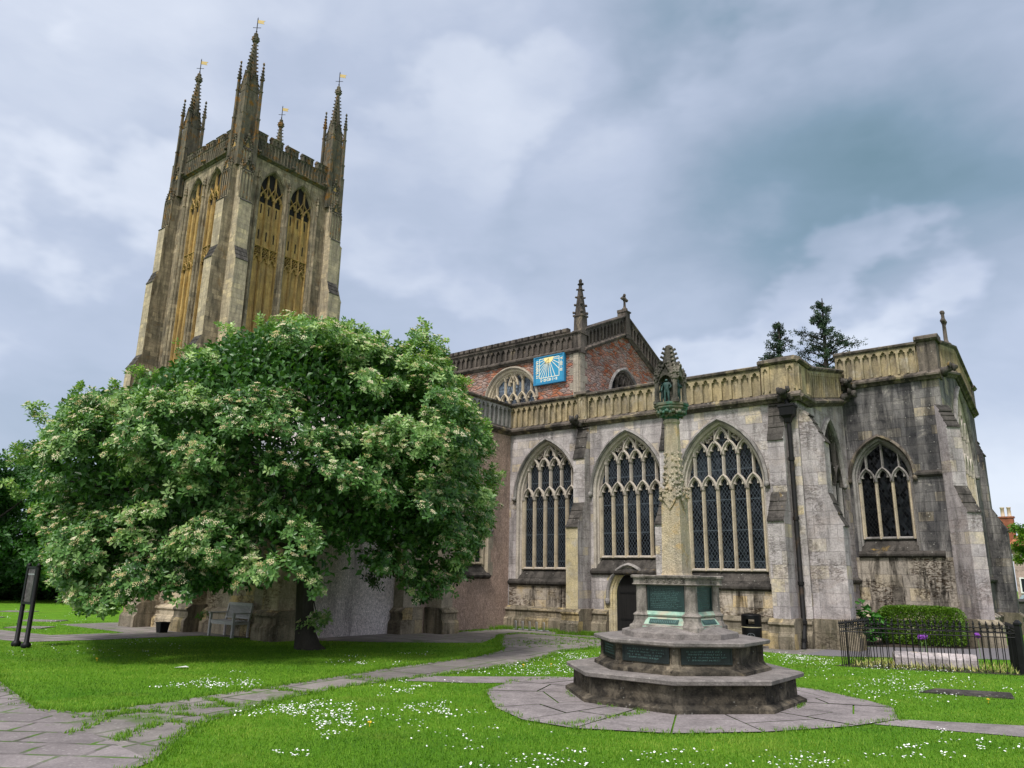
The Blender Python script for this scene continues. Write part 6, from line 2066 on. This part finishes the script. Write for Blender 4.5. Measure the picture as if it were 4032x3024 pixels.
def blades(P, L, wd, cv, lean=.5, mat=None, name='grass_blades'):
    n = len(P)
    a = RNG.uniform(0, 6.28, n)
    u = np.stack([np.cos(a), np.sin(a), np.zeros(n)], 1)
    v = np.stack([-np.sin(a), np.cos(a), np.zeros(n)], 1)
    tip = P + v * (L * lean * RNG.uniform(.2, 1.3, n))[:, None] + np.stack([np.zeros(n), np.zeros(n), L], 1)
    V = np.stack([P - u * wd[:, None] / 2, P + u * wd[:, None] / 2, tip], 1).reshape(-1, 3)
    F = np.arange(n * 3).reshape(-1, 3)
    return V, F, np.repeat(cv, 3)


n = 1500
P = np.stack([RNG.uniform(-4.9, -1.7, n), RNG.uniform(17.5, 20.3, n), np.zeros(n)], 1)
P = P[in_poly(P, np.array([(-4.72, 17.68), (-1.78, 18.72), (-2.1, 20.3), (-4.65, 19.6)]))]
P = P[~in_poly(P, np.array([tuple(ta.xy), tuple(tb.xy), tuple((tb + pn * .48).xy), tuple((ta + pn * .48).xy)]))]
n = len(P)
ln = RNG.uniform(.10, .26, n)
V, F, Cc = blades(P, ln * .55, RNG.uniform(.015, .03, n), RNG.uniform(.1, 1, n), 1.5)
o = np_mesh('bulb_foliage', V, F, M['bulb'], None, Cc)
o['kind'] = 'stuff'
tag(o, 'yellowing flopped bulb leaves filling the bed inside the iron railing', 'plants')
for (x, y, z), lb in (((-3.60, 19.5, .56), 'purple allium head, left one of the close pair inside the railing'), ((-3.50, 19.42, .58), 'larger purple allium head, right one of the close pair inside the railing'), ((-2.50, 19.5, .66), 'lone purple allium head standing near the right end of the tomb slab')):
    al = thing('allium', lb, 'flower', (x, y, 0), 'purple alliums in the grave plot')
    b = MB()
    b.tube([(x + .02, y, 0), (x, y, z)], [.006, .005], 5)
    b.build('stem', M['stem'], al)
    b = MB()
    for q in range(50):
        dq = Vector((rg.gauss(0, 1), rg.gauss(0, 1), rg.gauss(0, 1))).normalized()
        b.blob(Vector((x, y, z)) + dq * .05, .014, 0, .3, 5, rg)
    b.blob((x, y, z), .048, 0, .1)
    b.build('flower_head', M['purple'], al)

# --- mown grass, weeds and daisies
def view_points(n, d0, d1, spread=41):
    th = np.radians(RNG.uniform(-spread, spread, n)) + math.atan2(.7873, -.6166)
    d = np.exp(RNG.uniform(math.log(d0), math.log(d1), n))
    return np.stack([d * np.cos(th), d * np.sin(th), np.zeros(n)], 1), d


def off_paths(P):
    m = np.ones(len(P), bool)
    for pg in PATHS:
        m &= ~in_poly(P, pg)
    m &= np.hypot(P[:, 0] - MX, P[:, 1] - MY) > 1.7
    m &= ~((P[:, 1] > 21.4) & (P[:, 0] > -17) & (P[:, 0] < -3.5))
    m &= ~((P[:, 1] > 12.7) & (P[:, 0] < -16.9) & (P[:, 0] > -25.5))
    m &= ~in_poly(P, np.array([(-2.72, 14.4), (-1.5, 14.65), (-1.62, 15.3), (-2.6, 14.97)]))
    return m


P, d = view_points(330000, 5.8, 30)
P = P + np.stack([RNG.normal(size=len(P)) * .01, RNG.normal(size=len(P)) * .01, np.zeros(len(P))], 1)
g_ = off_paths(P)
P, d = P[g_], d[g_]
n = len(P)
patch = (np.sin(P[:, 0] * 1.1 + 2 * np.sin(P[:, 1] * .7)) + np.sin(P[:, 1] * 1.7 + 1.5 * np.sin(P[:, 0] * .9)) + .8 * np.sin(P[:, 0] * 4.1 - P[:, 1] * 3.3)) * .12
V, F, Cc = blades(P, RNG.uniform(.016, .036, n), .0032 + .00055 * d, np.clip(RNG.normal(.48, .2, n) + patch, 0, 1), .7)
o = np_mesh('grass_blades', V, F, M['blade'], None, Cc)
o['kind'] = 'stuff'
tag(o, 'short mown bright green grass of the churchyard lawn', 'grass')
# weeds along path edges, joints and wall feet
ed = []
for pg, dens in ((np.array(ROUTE), 60), (PATHS[1], 34), (np.array(SURR), 24)):
    for i in range(len(pg)):
        a, b_ = pg[i], pg[(i + 1) % len(pg)]
        if (dens == 60 and i == len(pg) - 1) or (dens == 34 and i == 1):
            continue
        L = np.hypot(*(b_ - a))
        k = int(L * dens)
        f = RNG.random(k)[:, None]
        ed.append(a + (b_ - a) * f + RNG.normal(size=(k, 2)) * .07)
for (x0, y0, x1, y1, k, sg) in ((-14.0, 20.5, -12.7, 20.75, 420, .13), (-16.7, 20.9, -14.4, 21.1, 200, .1), (-16.5, 18.2, -16.5, 21.0, 240, .1), (-11.3, 21.1, -10.9, 21.1, 90, .1), (-13, 16.5, -11, 19.2, 260, .7), (-12.5, 19.4, -9, 19.6, 200, .3),
                                (-10.6, 4.6, -8.3, 5.2, 60, .05), (-10.3, 4.9, -8.6, 5.6, 80, .03), (-9.9, 4.4, -9.3, 6.2, 70, .03), (-10.2, 6.2, -9.2, 6.1, 60, .03), (-9.9, 5.3, -8.9, 7.3, 60, .04), (-9.0, 4.0, -9.9, 5.0, 60, .05), (-10.4, 7.3, -9.5, 7.5, 60, .04), (-10.5, 9.0, -10.0, 9.2, 40, .1), (-8.3, 4.1, -8.9, 4.9, 70, .06), (-5.4, 8.0, -5.1, 9.5, 60, .04)):
    f = RNG.random(k)[:, None]
    ed.append(np.array([x0, y0]) + np.array([x1 - x0, y1 - y0]) * f + RNG.normal(size=(k, 2)) * sg)
tq = RNG.uniform(0, 2 * np.pi, 150)
ed.append(np.stack([MX + 1.72 * np.cos(tq), MY + 1.72 * np.sin(tq)], 1)[(np.sin(tq * 3 + 1) + np.sin(tq * 7)) > .5])
ed = np.concatenate(ed)
ed = np.repeat(ed, 7, 0) + RNG.normal(size=(len(ed) * 7, 2)) * .022
P = np.concatenate([ed, np.full((len(ed), 1), .004)], 1)
n = len(P)
tall = np.where((P[:, 1] > 20.2), 2.6, 1.0)
V, F, Cc = blades(P, RNG.uniform(.02, .06, n) * tall, RNG.uniform(.008, .015, n), np.clip(RNG.normal(.45, .2, n), 0, 1), .9)
o = np_mesh('path_weeds', V, F, M['blade'], None, Cc)
o['kind'] = 'stuff'
tag(o, 'tufts of grass and weeds along the paving joints and wall foot', 'weeds')

DAISY = [([-11.14, 7.09, 0.64, 0.64, 0.75, -0.46], 330), ([-8.22, 6.29, 0.65, 0.62, 0.82, -0.61], 330), ([-8.5, 6.3, 0.5, 0.5, 0.3, -0.25], 200), ([-7.38, 6.26, 0.35, 0.33, 0.25, -0.21], 90), ([-6.98, 5.74, 0.22, 0.2, 0.45, -0.36], 60), ([-7.14, 7.55, 0.34, 0.33, 0.63, -0.66], 170),
         ([-8.95, 11.92, 0.98, 1.03, 0.9, -1.2], 620), ([-9.5, 14.4, 0.6, 0.6, 0.9, -1.2], 380), ([-4.18, 6.86, 0.85, 0.78, 0.19, -0.32], 120), ([-2.81, 8.11, 1.06, 0.97, 0.2, -0.38], 140), ([-1.53, 9.85, 0.5, 0.46, 0.1, -0.74], 100), ([-3.62, 15.56, 1.61, 1.65, 0.54, -2.0], 420),
         ([-6.0, 18.3, 0.57, 0.64, 0.53, -1.3], 330), ([-2.74, 14.0, 1.0, 1.0, 0.29, -1.4], 240), ([-6.33, 4.89, 0.19, 0.17, 0.22, -0.16], 40), ([-8.78, 8.76, 0.3, 0.3, 0.39, -0.39], 110), ([-17.58, 9.0, 1.3, 1.5, 2.62, -1.31], 130), ([-12.01, 10.9, 0.62, 0.68, 1.12, -1.01], 110), ([-30, 11.42, 0.95, 1.4, 6.03, -2.34], 200), ([-5.18, 7.09, 1.88, 1.75, 0.5, -0.68], 60), ([-4.6, 17.2, .8, .4, .5, -.8], 120)]
P = []
for (x, y, ax, ay, bx, by), k in DAISY:
    k = int(k * .72)
    c = RNG.normal(size=(max(3, k // 9), 2)) * .55
    c = np.repeat(c, 9, 0) + RNG.normal(size=(len(c) * 9, 2)) * .13
    P.append(np.stack([x + c[:, 0] * ax + c[:, 1] * bx, y + c[:, 0] * ay + c[:, 1] * by], 1))
P = np.concatenate(P)
P = np.concatenate([P, RNG.uniform(.028, .055, (len(P), 1))], 1)
P = P[off_paths(P)]
n = len(P)
tl = unit(np.array([0, 0, 1.0]) + RNG.normal(size=(n, 3)) * .28)
h = unit(np.cross(tl, np.array([.3, .9, .1])))
kk = np.cross(tl, h)
rad = RNG.uniform(.009, .0155, n)[:, None]
ring = [P + (h * math.cos(q * math.pi / 4) + kk * math.sin(q * math.pi / 4)) * rad * (1.0 if q % 2 else .8) for q in range(8)]
V = np.stack(ring + [P + tl * rad * .35], 1).reshape(-1, 3)
i = np.arange(n)[:, None] * 9
F = np.concatenate([i + np.array([[q, (q + 1) % 8, 8]]) for q in range(8)], 1).reshape(-1, 3)
o = np_mesh('daisies', V, F, M['petal'])
o['kind'] = 'stuff'
tag(o, 'white daisies sprinkled in drifts across the churchyard lawn', 'daisies')
for j, (x, y) in enumerate(((-9.0, 12.9), (-8.75, 13.3), (-9.3, 12.4), (-1.75, 13.9), (-7.0, 6.4), (-15.6, 7.2))):
    b = MB()
    for q in range(7):
        b.blob((x + rg.uniform(-.015, .015), y + rg.uniform(-.015, .015), .05 + rg.uniform(-.005, .008)), (.012, .012, .008), 0, .2, 5, rg)
    b.tube([(x, y, 0), (x, y, .05)], .004, 4)
    tag(b.build('dandelion', M['yolk']), 'yellow dandelion flower among the daisies on the lawn', 'flower', 'dandelions in the lawn')

# ------------------------------------------------------------------ far right: wall, tree, house, car
M['brick'] = stone('chimney_brick', (0.34, 0.13, 0.07), (0.26, 0.10, 0.06), block=(0.24, 0.085), jsize=0.01, stain=(0.08, 0.05, 0.04), samt=0.5, spots=0, seed=40)
M['tile'] = stone('orange_roof_tiles', (0.48, 0.19, 0.085), (0.36, 0.15, 0.08), block=(0.3, 0.22), jsize=0.03, joint=0.45, stain=(0.12, 0.08, 0.06), samt=0.5, spots=0, seed=41)
M['hwall'] = stone('pink_house_stone', (0.46, 0.34, 0.30), (0.36, 0.28, 0.25), alt=(0.5, 0.42, 0.34), block=(0.5, 0.25), samt=0.3, seed=42)
M['clay'] = plain('clay_pot', (0.62, 0.50, 0.36), 0.8)
M['pane'] = plain('window_pane_glass', (0.02, 0.025, 0.03), 0.1, 0, .1)
M['carpaint'] = plain('pale_blue_car_paint', (0.42, 0.52, 0.60), 0.25, 0.2, 0.03)
M['tyre'] = plain('tyre_rubber', (0.015, 0.015, 0.015), 0.8)
M['redlamp'] = plain('red_lamp_lens', (0.45, 0.02, 0.015), 0.2)
M['wallstone'] = stone('churchyard_wall_stone', (0.10, 0.095, 0.09), (0.06, 0.058, 0.055), block=(0.5, 0.2), seed=43)
b = MB()
b.box(SF(55), -8.0, 14, -.3, .80, -.4, 0)
b.mould(SF(55), -8.05, 14, [(-.48, .78), (.08, .78), (.08, .84), (-.2, .96), (-.48, .84)])
tag(b.build('boundary_wall', M['wallstone']), 'low dark stone churchyard wall at the far right beyond the chapel', 'wall')
crown_tree('garden_tree', 'small yellow green tree in front of the orange roof at the far right', 'tree', -2.75, 50, 1.6, 5.5, 1.55, 1500, M['sleaf'], .16, seed=77)
house = thing('house', 'distant house with orange tiled roof, brick chimneys and white window', 'house', (0, 70, 0))
b = MB()
b.box(SF(66), -5.6, 6, -.3, 4.4, -8, 0)
b.build('wall', M['hwall'], house)
b = MB()
b.mesh([(-6.0, 65.6, 4.35), (6.4, 65.6, 4.35), (6.4, 74.4, 4.35), (-6.0, 74.4, 4.35), (-2.4, 70, 8.3), (3.0, 70, 8.3)], [(0, 1, 5, 4), (1, 2, 5), (2, 3, 4, 5), (3, 0, 4), (0, 3, 2, 1)])
rf = b.build('roof', M['tile'], house)
for (x, y, z0, z1, npot) in ((-5.85, 68.0, 4.0, 6.75, 2), (-4.05, 68.5, 5.0, 6.95, 1)):
    b = MB()
    fr = SF(y)
    b.box(fr, x - .45, x + .45, z0, z1 - .12, -.6, 0)
    b.box(fr, x - .52, x + .52, z1 - .115, z1, -.66, .06)
    cb = b.build('chimney', M['brick'], rf)
    b = MB()
    for i in range(npot):
        xx = x - .2 + .42 * i
        b.stack(xx, y + .3, [(z1 - .02, .15), (z1 + .08, .13), (z1 + .6, .12), (z1 + .62, .15), (z1 + .7, .15)], 10, sm=True)
    b.build('chimney_pot', M['clay'], rf)
for (x, z) in ((-4.9, 1.2), (-2.2, 1.2), (1.0, 1.2), (-4.0, 3.2), (0.5, 3.2)):
    b = MB()
    fr = SF(66)
    for q in ((x - .5, x + .5, z, z + .09), (x - .5, x + .5, z + 1.0, z + 1.09), (x - .5, x - .41, z + .09, z + 1.0), (x + .41, x + .5, z + .09, z + 1.0), (x - .04, x + .04, z + .09, z + 1.0)):
        b.box(fr, *q, .01, .07)
    wn = b.build('window', M['white'], house)
    b = MB()
    b.box(fr, x - .41, x + .41, z + .09, z + 1.0, .005, .02)
    b.build('pane', M['pane'], wn)
car = thing('parked_car', 'pale blue hatchback with red tail lamp parked beyond the dark churchyard wall', 'car', (-3.6, 59, -.25))
cf = Fr((0, 58.2, -.25), (1, 0, 0), (0, -1, 0))
b = MB()
b.mould(Fr((0, 0, -.25), (0, 1, 0), (1, 0, 0)), 58.3, 59.9, [(-5.2, .25), (-5.25, .55), (-5.2, .85), (-4.3, .92), (-2.2, .92), (-1.4, .80), (-1.3, .5), (-1.35, .25)][::-1])
b.mould(Fr((0, 0, -.25), (0, 1, 0), (1, 0, 0)), 58.4, 59.8, [(-5.1, .90), (-4.75, 1.42), (-3.2, 1.45), (-2.3, .92)][::-1])
b.build('body', M['carpaint'], car)
b = MB()
b.plate(Fr((0, 58.4, -.25), (1, 0, 0), (0, -1, 0)), [(-4.85, .95), (-2.6, .95), (-3.25, 1.36), (-4.6, 1.36)], (), .006)
b.build('side_window', M['pane'], car)
for yy in (58.31, 59.89):
    for xx in (-4.5, -2.05):
        b = MB()
        b.tube([(xx, yy - .1, .05), (xx, yy + .1, .05)], .31, 16)
        wh = b.build('wheel', M['tyre'], car)
for yy in (58.32, 59.7):
    b = MB()
    b.mesh([(-5.24, yy, .38), (-5.24, yy + .16, .38), (-5.18, yy + .16, .66), (-5.18, yy, .66), (-5.0, yy - .03, .38), (-5.0, yy - .03, .66)], [(0, 1, 2, 3), (0, 3, 5, 4)])
    b.build('tail_lamp', M['redlamp'], car)
